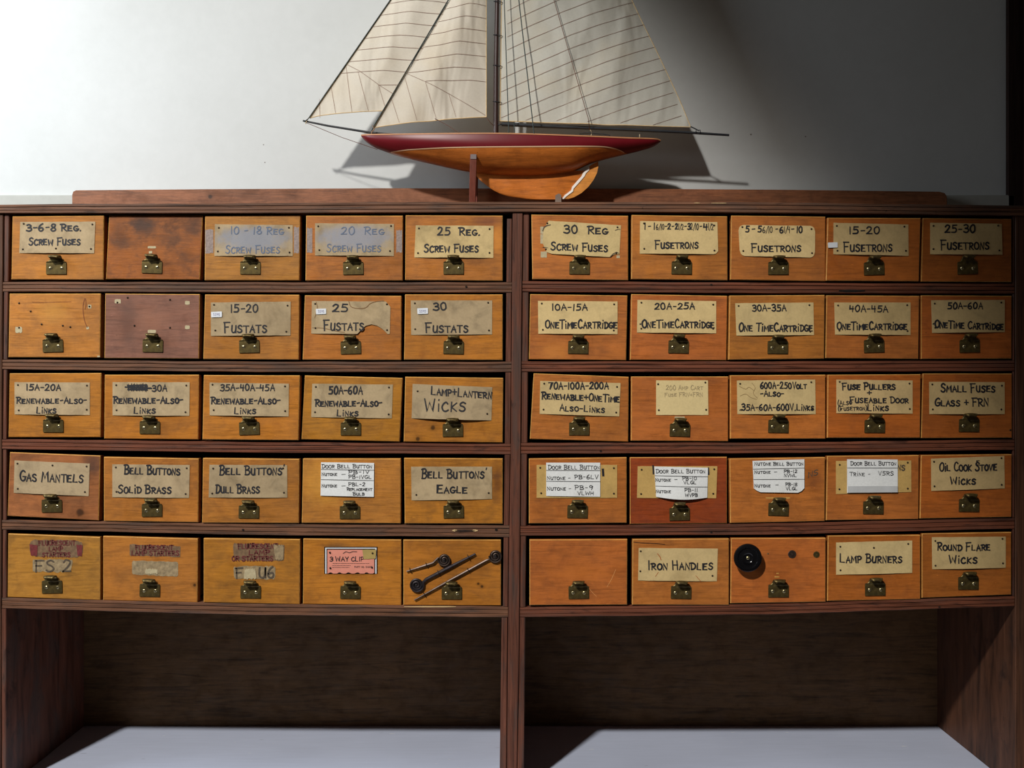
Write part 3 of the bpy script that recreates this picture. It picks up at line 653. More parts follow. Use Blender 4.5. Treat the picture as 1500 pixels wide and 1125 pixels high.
DLABEL = {
(0,0): 'drawer with card reading 3-6-8 Reg. Screw Fuses, top left corner', (0,1): 'dark stained drawer without a card, top row',
(0,2): 'top row drawer with faded blue-grey card, beside the stained bare drawer', (0,3): 'top row drawer with faded blue-grey card, beside the 25 Reg. drawer',
(0,4): 'drawer with card reading 25 Reg. Screw Fuses', (0,5): 'drawer with torn crooked card reading 30 Reg Screw Fuses',
(0,6): 'top row drawer with a long line of fractions on its card', (0,7): 'top row drawer whose card with rounded corners begins with 5',
(0,8): 'top row drawer with card reading 15-20 and a white sticker at its left', (0,9): 'dim top right corner drawer with card reading 25-30',
(1,0): 'yellow drawer without a card, left end of second row', (1,1): 'purplish brown drawer without a card, second row',
(1,2): 'drawer with card reading 15-20 and a price sticker, second row', (1,3): 'drawer whose card reading 25 has a bite torn from its lower edge',
(1,4): 'drawer with card reading 30 and a price sticker, second row', (1,5): 'drawer with card reading 10A-15A One Time Cartridge',
(1,6): 'drawer with card reading 20A-25A One Time Cartridge', (1,7): 'drawer with card reading 30A-35A One Time Cartridge',
(1,8): 'drawer with card reading 40A-45A One Time Cartridge', (1,9): 'drawer with card reading 50A-60A One Time Cartridge',
(2,0): 'drawer with card reading 15A-20A Renewable Also Links', (2,1): 'drawer whose card has a scribbled-out word before 30A',
(2,2): 'drawer with card reading 35A-40A-45A Renewable', (2,3): 'drawer with card reading 50A-60A Renewable Also Links',
(2,4): 'drawer with card reading Lamp and Lantern Wicks', (2,5): 'drawer with card reading 70A-100A-200A Renewable and One Time',
(2,6): 'drawer with a small square card of faint pencil writing', (2,7): 'drawer with card reading 600A-250 Volt',
(2,8): 'drawer with card reading Fuse Pullers and Fuseable Door Links', (2,9): 'drawer with card reading Small Fuses Glass',
(3,0): 'tilted drawer with card reading Gas Mantels', (3,1): 'drawer with card reading Bell Buttons Solid Brass',
(3,2): 'drawer with card reading Bell Buttons Dull Brass', (3,3): 'yellow drawer with only a white door bell button label, left bank',
(3,4): 'drawer with bell buttons card at right end of left bank, fourth row', (3,5): 'drawer with white label on tan card beside the centre post, fourth row',
(3,6): 'dark red drawer with white label on tan card', (3,7): 'drawer with only a white label with clipped corners, right bank',
(3,8): 'drawer with white label on tan card reading Door Bell Button once and mostly blank below', (3,9): 'drawer with card reading Oil Cook Stove Wicks',
(4,0): 'bottom left drawer with two worn maroon and grey stickers', (4,1): 'second bottom drawer with two worn brown stickers',
(4,2): 'third bottom drawer with worn red lettered sticker', (4,3): 'bottom row drawer with pink 3 way clip card',
(4,4): 'bottom row drawer with three iron handles fixed across it', (4,5): 'plain orange drawer without any card, bottom row right bank',
(4,6): 'drawer with card reading Iron Handles', (4,7): 'bottom row drawer with a round black knob',
(4,8): 'drawer with card reading Lamp Burners', (4,9): 'bottom right corner drawer with card reading Round Flare Wicks',
}
# knots and stains in local metres computed from pixels: (row, col): list
KN = {(4,4): [(700.5, 855, .0024), (706, 859, .0026)], (2,4): [(634, 626.5, .0045), (612, 643, .004)], (3,0): [(117, 751, .0075)], (4,1): [(285, 857, .003)]}
PT = {(3,0): [(135, 680, .022, .03, (74, 52, 44), .75, .9)], (0,1): [(175, 345, .02, .03, (70, 44, 30), .6, .9), (282, 335, .02, .022, (70, 44, 30), .6, .9), (270, 375, .02, .02, (80, 48, 30), .5, .9), (210, 330, .03, .022, (56, 42, 36), .8, .8), (250, 350, .035, .02, (84, 54, 36), .5, .9), (180, 355, .02, .012, (84, 54, 36), .5, .9)],
      (0,4): [(728, 350, .014, .03, (232, 150, 58), .6, .9), (715, 325, .03, .012, (120, 66, 44), .6, .9)],
      (1,0): [(77, 457, .032, .022, (204, 148, 68), .45, .95)], (1,1): [(222, 468, .034, .026, (164, 112, 88), .5, .95), (187, 470, .016, .05, (104, 72, 60), .6, .8)],
      (3,3): [(478, 705, .05, .045, (228, 164, 66), .5, .8)], (3,4): [(728, 705, .012, .04, (84, 48, 30), .7, .9)],
      (0,6): [(1010, 392, .02, .02, (206, 126, 54), .6, .9)], (1,5): [(812, 515, .03, .02, (214, 136, 62), .6, .9)], (3,7): [(1192, 700, .02, .022, (96, 52, 34), .5, .9)],
      (4,2): [(395, 830, .0, .0, (0, 0, 0), 0, .5)][:0], (4,3): [(490, 800, .025, .006, (96, 66, 40), .5, .9)], (4,5): [(848, 840, .05, .015, (204, 118, 50), .5, .9)]}
GHOSTS = []
rd = random.Random(11)
DRAWERS = {}
for r in range(5):
    for c in range(10):
        q8 = Q[r][c]; q = [(q8[0], q8[1]), (q8[2], q8[3]), (q8[4], q8[5]), (q8[6], q8[7])]
        yf = rd.uniform(-0.0035, 0.003)
        if c >= 7: yf -= 0.002
        if (r, c) in ((0, 1), (2, 0)): yf = 0.003
        cx, cy = quad_uv(q, .5, .5); C0 = P(cx, cy, yf)
        bm = bmesh.new()
        fr = [P(x, y, yf)-C0 for x, y in q]; bk = [p+Vector((0, 0.018, 0)) for p in fr]
        hexa(bm, fr, bk); recalc(bm)
        front_edges = [e for e in bm.edges if all(abs(v.co.y) < 1e-6 for v in e.verts)]
        res = bmesh.ops.bevel(bm, geom=front_edges, offset=0.0011, segments=1, affect='EDGES')
        for f in res['faces']: f.material_index = 1
        # tray behind the front
        w0 = min(fr[0].x, fr[3].x)+0.004; w1 = max(fr[1].x, fr[2].x)-0.004; z0 = max(fr[2].z, fr[3].z)+0.002; z1 = min(fr[0].z, fr[1].z)-0.006
        for (a, b, ca, cb, e, f_) in ((w0, w0+.008, .018, .325, z0, z1), (w1-.008, w1, .018, .325, z0, z1), (w0+.008, w1-.008, .317, .325, z0, z1), (w0+.008, w1-.008, .018, .317, z0, z0+.005)):
            box(bm, a, b, ca, cb, e, f_, 2)
        tint, st = TINT[r][c]
        kn = [(P(x, y, yf).x-C0.x, P(x, y, yf).z-C0.z, rr) for x, y, rr in KN.get((r, c), [])]
        pt = [(P(x, y, yf).x-C0.x, P(x, y, yf).z-C0.z, rx, rz, pc, s, so) for x, y, rx, rz, pc, s, so in PT.get((r, c), [])]
        jt = tuple(max(0, min(255, int(v*rd.uniform(.97, 1.03)))) for v in tint)
        wm = wood('drawer_wood', jt, r*10+c+0.37, stain=st, knots=kn, patches=pt)
        bmesh.ops.recalc_face_normals(bm, faces=bm.faces[:])
        d = obj('drawer', bm, [wm, MAT['drawer_edge'], MAT['drawer_side']])
        d.parent = cab; d.location = C0-Vector((0, 0, Z_COUNTER)); PW[d.name] = C0.copy()
        d['label'] = DLABEL[(r, c)]
        DRAWERS[(r, c)] = (d, yf, C0)
        # pull and its two screws
        px, py = PULLS[r][c]; pc = P(px, py, yf)
        po = obj('pull', PULL, parent=d); po.location = pc-C0
        po.rotation_euler = (0, rd.uniform(-0.03, 0.03), 0)
        if r == 0 and c == 1: po.rotation_euler = (0, 0.03, 0)
        for s in (-1, 1):
            so = obj('screw', SCREW, parent=d); so.location = pc-C0+Vector((s*8.2*M, -1.3*M, 0.0*M)); so.rotation_euler = (0, rd.uniform(0, 3), 0)

# cards, lettering, tacks
def ink_obj(name, bm, mat, drawer, C0, **kw):
    local_mesh(bm, C0); return obj(name, bm, mat, drawer, **kw)
def rect_of(x0, y0, x1, y1): return [(x0, y0), (x1, y0), (x1, y1), (x0, y1)]
SURF = {}
for (r, c), (q8, tone, lines) in CARDS.items():
    d, yf, C0 = DRAWERS[(r, c)]
    q = [(q8[0], q8[1]), (q8[2], q8[3]), (q8[4], q8[5]), (q8[6], q8[7])]
    top = bot = None; corner = 0.0; rough = 0.006
    if (r, c) == (0, 5):
        bot = lambda u: 1.0-(0.10 if u > 0.93 else 0)-(0.30*max(0, 0.07-u)/0.07)
        top = lambda u: 0.26*max(0, 0.06-u)/0.06
    if (r, c) == (1, 3):
        pts = [(0, 1.0), (.60, 1.0), (.625, .90), (.68, .76), (.76, .70), (.84, .74), (.92, .86), (.975, 1.0), (1, .98)]
        bot = lambda u, pts=pts: interp(pts, u); top = lambda u: 0.16*max(0, u-0.94)/0.06
    if (r, c) == (0, 7): corner = 0.20
    if (r, c) == (0, 6): bot = lambda u: 1.0-0.10*max(0, (u-0.95)/0.05)**2
    b = rd.uniform(0.0016, 0.0030)
    if (r, c) in ((2, 6), (3, 8), (3, 6), (3, 5)): b = 0.0006
    if (r, c) == (2, 4): b = 0.006
    tk = rd.uniform(.96, 1.03); tj = tuple(int(v*tk) for v in tone)
    stains = []
    dirt = 0.75 if c < 5 else 0.4
    if (r, c) == (2, 6): dirt = 0.08
    if (r, c) in ((3, 5), (3, 6), (3, 8)): tj = (200, 164, 98)
    if (r, c) == (0, 2): stains = [(0, 0.003, .075, .024, (140, 146, 160), .8)]
    if (r, c) == (0, 3): stains = [(0, 0.004, .075, .024, (146, 150, 164), .8)]
    pm = paper('card_paper', tj, dirt, r*7+c*3.1, stains)
    o, surf = sheet(q, yf, 'label_card', pm, d, b, top=top, bot=bot, rough=rough, seed=r*10+c, corner=corner, cols=26 if (r, c) == (1, 3) else 14)
    SURF[(r, c)] = surf
    if lines:
        bm = bmesh.new()
        for L in lines:
            write(bm, L[0], L[1], L[2], L[3], L[4], surf, (1.1 if '/' in L[0] else 2.3 if L[4] > 9.4 else 2.0), L[5] if len(L) > 5 else 0)
        if (r, c) == (2, 1):    # scribbled-out word
            pts = []
            for i in range(34): pts.append((188+i*0.86+rd.uniform(-1, 1), 567.6+(4.2 if i % 2 else -4.2)+rd.uniform(-1, 1)))
            ribbon(bm, pts, 2.6, surf); ribbon(bm, [(184, 567), (222, 569)], 2.6, surf); ribbon(bm, [(188, 565), (214, 564)], 3, surf); ribbon(bm, [(188, 570.5), (214, 571)], 3, surf)
        if (r, c) == (2, 8):
            write(bm, '(Also', 1227, 1247, 594, 7, surf, 1.3, -2); write(bm, '(Fusetron)', 1227.5, 1269, 601.5, 6.5, surf, 1.3, -1)
        if (r, c) == (3, 9): write(bm, 'E', 1430, 1434.5, 681, 6, surf, 1.3)
        ink_obj('lettering', bm, MAT['ink'], d, C0)
    if (r, c) in ((0, 2), (0, 3)):
        bm = bmesh.new()
        if c == 2: write(bm, '10 - 18 Reg', 338, 415, 343, 11, surf, 1.7); write(bm, 'Screw Fuses', 331, 410, 371, 12, surf, 1.7)
        else: write(bm, '20  Reg', 500, 562, 343.5, 11, surf, 1.6); write(bm, 'Screw Fuses', 479, 558, 369, 12, surf, 1.6)
        ink_obj('lettering', bm, MAT['ink_faded'], d, C0)
    if (r, c) == (2, 6):
        bm = bmesh.new(); write(bm, '200 Amp Cart', 975.5, 1029, 571, 6.5, surf, 0.9); write(bm, 'Fuse FRN+FRN', 973.5, 1029, 580.6, 5.5, surf, 0.9)
        ink_obj('lettering', bm, MAT['ink_pale'], d, C0)
    # tacks
    us = [(.045, .09), (.955, .09), (.05, .86), (.955, .86)]
    if (r, c) in ((0, 0), (3, 0), (4, 8)): us.append((.5, .12) if r > 0 else (.49, .88))
    if (r, c) == (4, 6): us = [(.03, .12), (.03, .7), (.94, .85)]
    if (r, c) == (3, 4): us = [(.06, .82), (.96, .82)]
    if (r, c) == (2, 4): us = [(.06, .2), (.94, .82)]
    if (r, c) == (4, 8): us = [(.06, .12), (.95, .10), (.49, .2), (.06, .84)]
    for (u, v) in us:
        x, y = quad_uv(q, u+rd.uniform(-.008, .008), v+rd.uniform(-.03, .03))
        if (r, c) == (1, 3) and u > .9 and v > .5: x, y = 567, 483.5
        t = obj('tack', TACK, parent=d); t.location = surf(x, y, 0.0)-C0
# torn fringe left on the 30 Reg drawer
d, yf, C0 = DRAWERS[(0, 5)]
for (a, b_, c_, e) in ((791.5, 331.5, 800, 343), (791.5, 343, 799, 357), (792, 368, 801, 377.6), (903, 374, 908, 378.2)):
    sheet(rect_of(a, b_, c_, e), yf, 'paper_scrap', MAT['scrap'], d, 0.0, 0.0003, cols=4, rows=2, rough=0.08, seed=int(a+e))
bm = bmesh.new(); sf = SURF[(0, 5)]
ribbon(bm, [(795, 338), (797, 333), (801, 330.5), (806, 329.5)], 1.6, sf); ribbon(bm, [(901, 337.5), (905, 336), (908, 336)], 1, sf); ribbon(bm, [(894, 376), (898, 372), (903, 369.5), (906, 371)], 1.2, sf)
ribbon(bm, [(795, 362), (802, 363)], 1, sf)
ink_obj('crease', bm, MAT['ink_brown'], d, C0)
# stain lines on the torn 25 card
d, yf, C0 = DRAWERS[(1, 3)]; bm = bmesh.new(); sf = SURF[(1, 3)]
ribbon(bm, crom([(511, 441.5), (514, 449), (521, 451.5), (530, 452), (537, 450), (542, 445), (550, 442), (562, 440.5)], 3), 1.0, sf)
ribbon(bm, crom([(458, 480), (475, 481), (492, 485), (505, 487)], 3), 0.8, sf); ribbon(bm, crom([(463, 442), (465, 452), (461, 466)], 3), 0.8, sf)
ink_obj('water_stain', bm, flat('water_stain', (132, 98, 62), 0.8), d, C0)
# wrinkles on 600A card
d, yf, C0 = DRAWERS[(2, 7)]; bm = bmesh.new(); sf = SURF[(2, 7)]
for pts in ([(1083, 566), (1092, 570), (1097, 567), (1104, 572)], [(1084, 580), (1092, 577), (1099, 582), (1108, 585)], [(1090, 600), (1097, 594), (1106, 597), (1112, 603)], [(1101, 561), (1106, 568), (1103, 576), (1109, 583)]):
    ribbon(bm, crom(pts, 3), 0.6, sf)
ink_obj('crease', bm, flat('crease', (150, 122, 80), 0.8), d, C0)
# faded film ends on the two blue-grey cards
film = flat('old_film', (150, 134, 128), 0.4, var=0.3, scale=260)
for (rc, q4) in (((0, 2), rect_of(300.6, 335.5, 312.5, 372)), ((0, 2), rect_of(430.5, 331, 438, 372)), ((0, 3), rect_of(449.5, 333, 457.5, 371)), ((0, 3), rect_of(580.5, 336, 589, 371))):
    d, yf, C0 = DRAWERS[rc]; sheet(q4, yf, 'tape_end', film, d, 0.0, 0.0002, cols=5, rows=3, rough=0.06, seed=int(q4[0][0]))
# white labels
for (r, c), (q8, rules, lines) in WHITE.items():
    d, yf, C0 = DRAWERS[(r, c)]
    q = [(q8[0], q8[1]), (q8[2], q8[3]), (q8[4], q8[5]), (q8[6], q8[7])]
    bot = top = None; bl = 0.0008
    if (r, c) == (3, 6): bot = lambda u: 1.0+0.07*math.sin(math.pi*u); bl = 0.0055
    if (r, c) == (3, 7): bot = lambda u: 1.0-0.14*max(0, (u-0.91)/0.09)-0.12*max(0, (0.10-u)/0.10)
    ws = MAT['white_card']
    o, surf = sheet(q, yf, 'white_label', ws, d, bl, 0.0022, top=top, bot=bot, seed=r+c)
    o['label'] = 'white paper label with ruled lines'
    bm = bmesh.new()
    for y in rules: ribbon(bm, [quad_uv(q, .005+.99*i/6, (y-q[0][1])/(q[3][1]-q[0][1])) for i in range(7)], 0.75, surf)
    for L in lines: write(bm, L[0], L[1], L[2], L[3], L[4], surf, 0.95, jit=0.15, small=0.8)
    ink_obj('lettering', bm, MAT['ink'], d, C0)
    if (r, c) == (3, 8):
        sheet([(1241, 711.8), (1314, 711.6), (1314, 720.8), (1241, 721.4)], yf, 'tape', MAT['grey_tape'], d, 0.0, 0.0036, cols=4, rows=2)
for rc, x, y, w_, h_ in (((3, 5), 883, 692, 4, 8), ((3, 6), 956.5, 688, 3, 11), ((3, 6), 1037.5, 690, 2.5, 9)):
    d, yf, C0 = DRAWERS[rc]; bm = bmesh.new(); ribbon(bm, [(x, y-h_/2), (x+0.6, y+h_/2)], w_, SURF[rc]); ink_obj('ink_mark', bm, MAT['ink'], d, C0)
d, yf, C0 = DRAWERS[(3, 8)]; bm = bmesh.new(); write(bm, 'NS', 1314.5, 1325, 689, 8, SURF[(3, 8)], 1.8); ink_obj('ink_mark', bm, MAT['ink_brown'], d, C0)
d, yf, C0 = DRAWERS[(3, 7)]; bm = bmesh.new()
write(bm, 'NS', 1184, 1198, 700, 8, lambda x, y: P(x, y, yf)+Vector((0, -0.0003, 0)), 1.2, slope=-5); ink_obj('ink_mark', bm, MAT['ink_brown'], d, C0)
# price stickers
for rc, x0, y0, x1, y1 in (((1, 2), 309.6, 456.4, 325.5, 465), ((1, 3), 463, 452, 478, 460.5), ((1, 4), 611.2, 451.2, 627, 460.2), ((0, 8), 1212.2, 355, 1226.4, 363.2)):
    d, yf, C0 = DRAWERS[rc]
    q = [(x0, y0+0.6), (x1, y0), (x1, y1-0.5), (x0+0.4, y1)]
    o, surf = sheet(q, yf, 'price_sticker', MAT['white_sticker'], d, 0.0, 0.0024, cols=5, rows=2, corner=0.12)
    if rc != (0, 8):
        bm = bmesh.new(); write(bm, '5595', x0+3.2, x1-3, y1-2.6, 3.4, surf, 0.45, jit=0)
        ink_obj('lettering', bm, flat('pale_violet_ink', (160, 158, 190), 0.6), d, C0)
# paper scraps left on the bare drawers
for rc, pts in (((1, 0), [(27.5, 483, 10, 10), (131.4, 449, 5, 6), (128.5, 480.5, 4, 4), (144.5, 522, 4, 2.5)]), ((1, 1), [(172.5, 441.5, 9, 7), (274.5, 443.6, 7, 6), (274.5, 479.4, 7, 6), (222.5, 485.5, 12, 5)]),
                ((0, 1), [(222.5, 362.2, 12, 3.5), (220.5, 369.5, 5, 4)]), ((0, 4), [(667, 368, 8, 4)]), ((2, 6), [(995.5, 611.5, 15, 3.5)]), ((3, 7), [(1139.5, 729.5, 36, 3.0)]), ((3, 8), [(1281, 727, 14, 3)]), ((4, 7), [(1138, 845, 7, 2.5), (1139, 840, 4, 2)])):
    d, yf, C0 = DRAWERS[rc]
    for (x, y, w_, h_) in pts:
        sheet(rect_of(x-w_/2, y-h_/2, x+w_/2, y+h_/2), yf, 'paper_scrap', MAT['scrap'] if rc not in ((4, 7), (3, 7), (3, 8)) else MAT['drawer_edge'], d, 0.0, 0.0003, cols=6, rows=2, rough=0.12, seed=int(x), corner=0.3)
# old tack holes
for rc, pts in (((1, 0), [(28, 444), (45, 456), (61, 475), (92, 477), (103, 479), (131, 449), (28, 480)]), ((1, 1), [(187, 436), (249, 439), (249, 480), (197, 477), (172, 443)]), ((2, 9), [(1480, 630)]), ((4, 4), []), ((4, 7), [])):
    d, yf, C0 = DRAWERS[rc]
    for (x, y) in pts:
        t = obj('tack', TACK, parent=d); t.location = P(x, y, yf)-C0+Vector((0, -0.0002, 0))
# pencil curve on the yellow drawer
d, yf, C0 = DRAWERS[(1, 0)]; fr = lambda x, y: P(x, y, yf)+Vector((0, -0.0003, 0)); bm = bmesh.new()
ribbon(bm, crom([(124.5, 437), (122, 446), (122, 458), (124, 470), (128, 480)], 4), 0.9, fr); ribbon(bm, crom([(125.5, 438), (126, 446), (124.5, 453)], 3), 0.8, fr)
ribbon(bm, [(47, 442.5), (60, 443), (78, 442.5), (104, 442)], 0.6, fr)
ink_obj('scratch', bm, flat('scratch', (118, 62, 36), 0.8), d, C0)
d, yf, C0 = DRAWERS[(4, 5)]; fr = lambda x, y, yf=yf: P(x, y, yf)+Vector((0, -0.0003, 0)); bm = bmesh.new()
ribbon(bm, [(902, 834), (896, 848), (889, 860)], 0.6, fr); ribbon(bm, [(863, 862), (868, 868), (874, 874)], 0.5, fr)
ink_obj('scratch', bm, flat('scratch_light', (226, 160, 96), 0.8), d, C0)
d, yf, C0 = DRAWERS[(4, 6)]; sf = SURF[(4, 6)]; bm = bmesh.new()
ribbon(bm, [(963, 811), (967, 816), (968, 820)], 1.2, sf); ribbon(bm, [(964, 838), (960, 844)], 0.8, sf); ribbon(bm, [(1019, 843), (1026, 851)], 0.9, sf)
ink_obj('scratch', bm, flat('scratch_orange', (176, 100, 46), 0.8), d, C0)
bm = bmesh.new(); fr = lambda x, y, yf=yf: P(x, y, yf)+Vector((0, -0.0003, 0))
ribbon(bm, [(928, 794), (945, 795.6), (962, 796.4), (974, 797.4)], 1.0, fr)
ink_obj('crack', bm, MAT['black_paint'], d, C0)

# worn stickers on the first three bottom drawers
def worn(rc, q8, name, mat, seed, rough=.10, corner=0.2, lift=0.0003):
    d, yf, C0 = DRAWERS[rc]
    q = [(q8[0], q8[1]), (q8[2], q8[3]), (q8[4], q8[5]), (q8[6], q8[7])]
    return sheet(q, yf, name, mat, d, 0.0, lift, cols=18, rows=4, rough=rough, seed=seed, corner=corner)
def words(rc, surf, lines, mat, w=1.5, name='lettering'):
    d, yf, C0 = DRAWERS[rc]; bm = bmesh.new()
    for (t, a, b, y, h) in lines: write(bm, t, a, b, y, h, surf, w, small=1.0, jit=0.2)
    ink_obj(name, bm, mat, d, C0)
o, s = worn((4, 0), (43, 789.5, 122, 791, 121, 817.5, 44, 815.5), 'worn_sticker', MAT['worn_sticker'], 1, .07, .34)
d, yf, C0 = DRAWERS[(4, 0)]
for (a, b_) in ((43.5, 55.5), (112, 121)): sheet([(a, 797), (b_, 797.5), (b_-1, 815.5), (a+2, 814.5)], yf, 'sticker_band', MAT['worn_red'], d, 0, 0.0009, cols=6, rows=3, rough=.1, seed=int(a))
words((4, 0), s, [('FLUORESCENT', 57, 110, 798.5, 6.5), ('LAMP', 72, 92, 807, 6), ('STARTERS', 62, 103, 815.5, 6)], MAT['ink_red'], 1.6)
o, s = worn((4, 0), (48, 818, 107.5, 818.5, 103, 839.5, 48, 838.5), 'worn_sticker', MAT['worn_pale'], 2, .12, .12)
words((4, 0), s, [('FS 2', 52, 104, 837, 16)], MAT['ink_brown'], 2.6)
o, s = worn((4, 1), (190, 796.5, 264.5, 799.5, 264, 816.5, 190, 814.5), 'worn_sticker', MAT['worn_sticker'], 3, .07, .06)
words((4, 1), s, [('FLUORESCENT', 199, 253, 804.8, 6), ('LAMP STARTERS', 193, 262, 813.5, 6.5)], MAT['ink_red'], 1.7)
worn((4, 1), (193.5, 820.5, 261, 822, 261, 845.5, 193.5, 842), 'worn_sticker', MAT['worn_pale'], 4, .06, .16)
worn((4, 1), (214, 832, 231, 833, 231, 841.5, 212, 841), 'paper_scrap', MAT['scrap'], 5, .2, .2, .0009)
o, s = worn((4, 2), (341, 795, 417, 796.5, 416, 823, 343, 822), 'worn_sticker', MAT['worn_sticker'], 6, .08, .14)
words((4, 2), s, [('FLUORESCENT', 349, 406, 803.5, 7), ('LAMP', 365, 395, 812.5, 6.5), ('OR STARTERS', 340, 400, 821.5, 6.5)], MAT['ink_red'], 1.8)
worn((4, 2), (400, 797, 416, 797, 415, 822, 404, 821), 'paper_scrap', MAT['worn_pale'], 7, .15, .2, .0010)
o, s = worn((4, 2), (342, 829, 403.5, 828, 403, 850, 343, 848.5), 'worn_sticker', MAT['worn_pale'], 8, .10, .2)
words((4, 2), s, [('F   U6', 346, 402, 846.5, 15)], MAT['ink_brown'], 2.8)
worn((4, 2), (359, 832, 374, 832, 376, 849, 357, 849), 'paper_scrap', MAT['scrap'], 9, .15, .3, .0010)
# pink printed card
d, yf, C0 = DRAWERS[(4, 3)]
sheet(rect_of(475, 801, 553, 840.3), yf, 'card_border', MAT['black_paint'], d, 0, 0.0004, cols=3, rows=1)
sheet(rect_of(476.6, 802.2, 551.6, 840.2), yf, 'card_border', MAT['white_sticker'], d, 0, 0.0009, cols=3, rows=1)
sheet(rect_of(478.4, 803.6, 549.6, 840.1), yf, 'card_border', MAT['black_paint'], d, 0, 0.0014, cols=3, rows=1)
o, s = sheet(rect_of(479.8, 805, 548.4, 840.0), yf, 'printed_card', MAT['pink_card'], d, 0, 0.0019, cols=30, rows=2,
      bot=lambda u: 1.0-0.055*max(0, math.sin(u*math.pi*10.4-0.6))**0.7)
o['label'] = 'pink printed card with scalloped lower edge'
sheet([(531, 804.6), (551.4, 804.4), (550.5, 818), (533, 819)], yf, 'tape', MAT['yellow_tape'], d, 0, 0.0028, cols=4, rows=2, rough=.03)
bm = bmesh.new()
write(bm, '3', 483.4, 488, 821.8, 6.4, s, 1.25, jit=0, small=1); write(bm, 'WAY', 492, 511, 821.8, 6.4, s, 1.25, jit=0); write(bm, 'CLIP', 515, 533, 821.8, 6.4, s, 1.25, jit=0)
for (a, b_, y) in ((487.5, 541, 825), (487, 514, 828.2), (487, 512, 830.8)):
    x = a
    while x < b_:
        l = 1.4+rd.random()*3.6; ribbon(bm, [(x, y), (min(b_, x+l), y)], 0.55, s); x += l+0.8
write(bm, 'PART NO. 51003', 519.5, 545, 831.4, 2.3, s, 0.4, jit=0)
ribbon(bm, crom([(503, 810.5), (507, 808), (512, 809.4), (517, 807.8), (523, 808)], 3), 0.9, s)
ink_obj('lettering', bm, MAT['ink'], d, C0)
for (x, y) in ((483.6, 809), (546, 810), (484.2, 831.6), (545, 830.6)):
    t = obj('tack', TACK, parent=d); t.location = P(x, y, yf)-C0+Vector((0, -0.0030, 0))

# ------------------------------------------------------------------ iron handles screwed to their drawer
d44, yf, C0 = DRAWERS[(4, 4)]
def handle(label, cxy, coil_r, rod, mat, turns=2.4, rr=1.9, start=0.0, sgn=1, rings=True):
    """spiral coil about cxy that runs off into the rod's points"""
    c = P(cxy[0], cxy[1], yf); t = thing('iron_handle', c+Vector((0, 0, 0)), label, 'handle', 'iron handles across the bottom drawer')
    yc = yf-0.0035
    bm = bmesh.new(); pts = []
    n = int(turns*18)
    for i in range(n+1):
        u = i/n; a = start+sgn*(turns*2*math.pi)*(u-1); r = coil_r*(0.16+0.84*u)
        pts.append(P(cxy[0]+r*math.cos(a), cxy[1]+r*math.sin(a), yc)+Vector((0, -0.003*(1-u), 0)))
    for (x, y) in rod[:1]: pass
    allp = pts+[P(x, y, yc) for x, y in rod]
    rad = [rr*M*0.72]*len(pts)+[rr*M]*(len(rod)-1)+[rr*M*0.55]
    tube(bm, allp, rad, 8); o = obj('rod', local_mesh(recalc(bm), c), mat, t)
    bm = bmesh.new(); lathe(bm, [(coil_r*0.92*M, 0.0), (coil_r*0.92*M, 0.0012), (0, 0.0012)], (0, 0, 0), 20); obj('coil_disc', recalc(bm), MAT['iron_dark'], t, loc=Vector((0, -0.0002, 0)))
    bm = bmesh.new(); lathe(bm, [(2.4*M, 0), (2.4*M, .006), (1.2*M, .0075), (0, .0076)], (0, 0, 0), 10); obj('coil_screw', recalc(bm), MAT['black_paint'], t, loc=Vector((0, -0.001, 0)))
    # staples holding it
    for f in (0.25, 0.86) if len(rod) > 2 else (0.8,):
        x = rod[1][0]+(rod[-1][0]-rod[1][0])*f; y = rod[1][1]+(rod[-1][1]-rod[1][1])*f
        if len(rod) == 3 and f == 0.25: continue
        dx, dy = rod[-1][0]-rod[1][0], rod[-1][1]-rod[1][1]; l = math.hypot(dx, dy); nx, ny = -dy/l, dx/l
        bm = bmesh.new(); k = rr+0.9
        sp = [P(x+nx*k*1.2, y+ny*k*1.2, yf), P(x+nx*k, y+ny*k, yf-0.004), P(x, y, yf-0.0035-(rr+0.7)*M), P(x-nx*k, y-ny*k, yf-0.004), P(x-nx*k*1.2, y-ny*k*1.2, yf)]
        tube(bm, sp, 0.6*M, 6); obj('staple', local_mesh(recalc(bm), c), MAT['tack'], t)
    return t
handle('short iron handle with bright coiled end, upper left of its drawer', (651, 820), 9.4, [(638.5, 820.5), (634.5, 824.5), (622, 828.5), (595.5, 837)], MAT['iron'], start=math.radians(200), sgn=1)
handle('thick dark iron handle with its coil at the lower left', (610.5, 856.5), 10.2, [(620, 852.8), (624.5, 848.5), (655, 832.5), (696.5, 811.2)], MAT['iron_dark'], rr=2.5, start=math.radians(20), sgn=-1)
handle('longest iron handle with coiled end near the drawer\'s right corner', (726, 814.6), 9.6, [(717.5, 819), (712.5, 820.8), (660, 849.5), (607, 879)], MAT['iron'], start=math.radians(180), sgn=1)

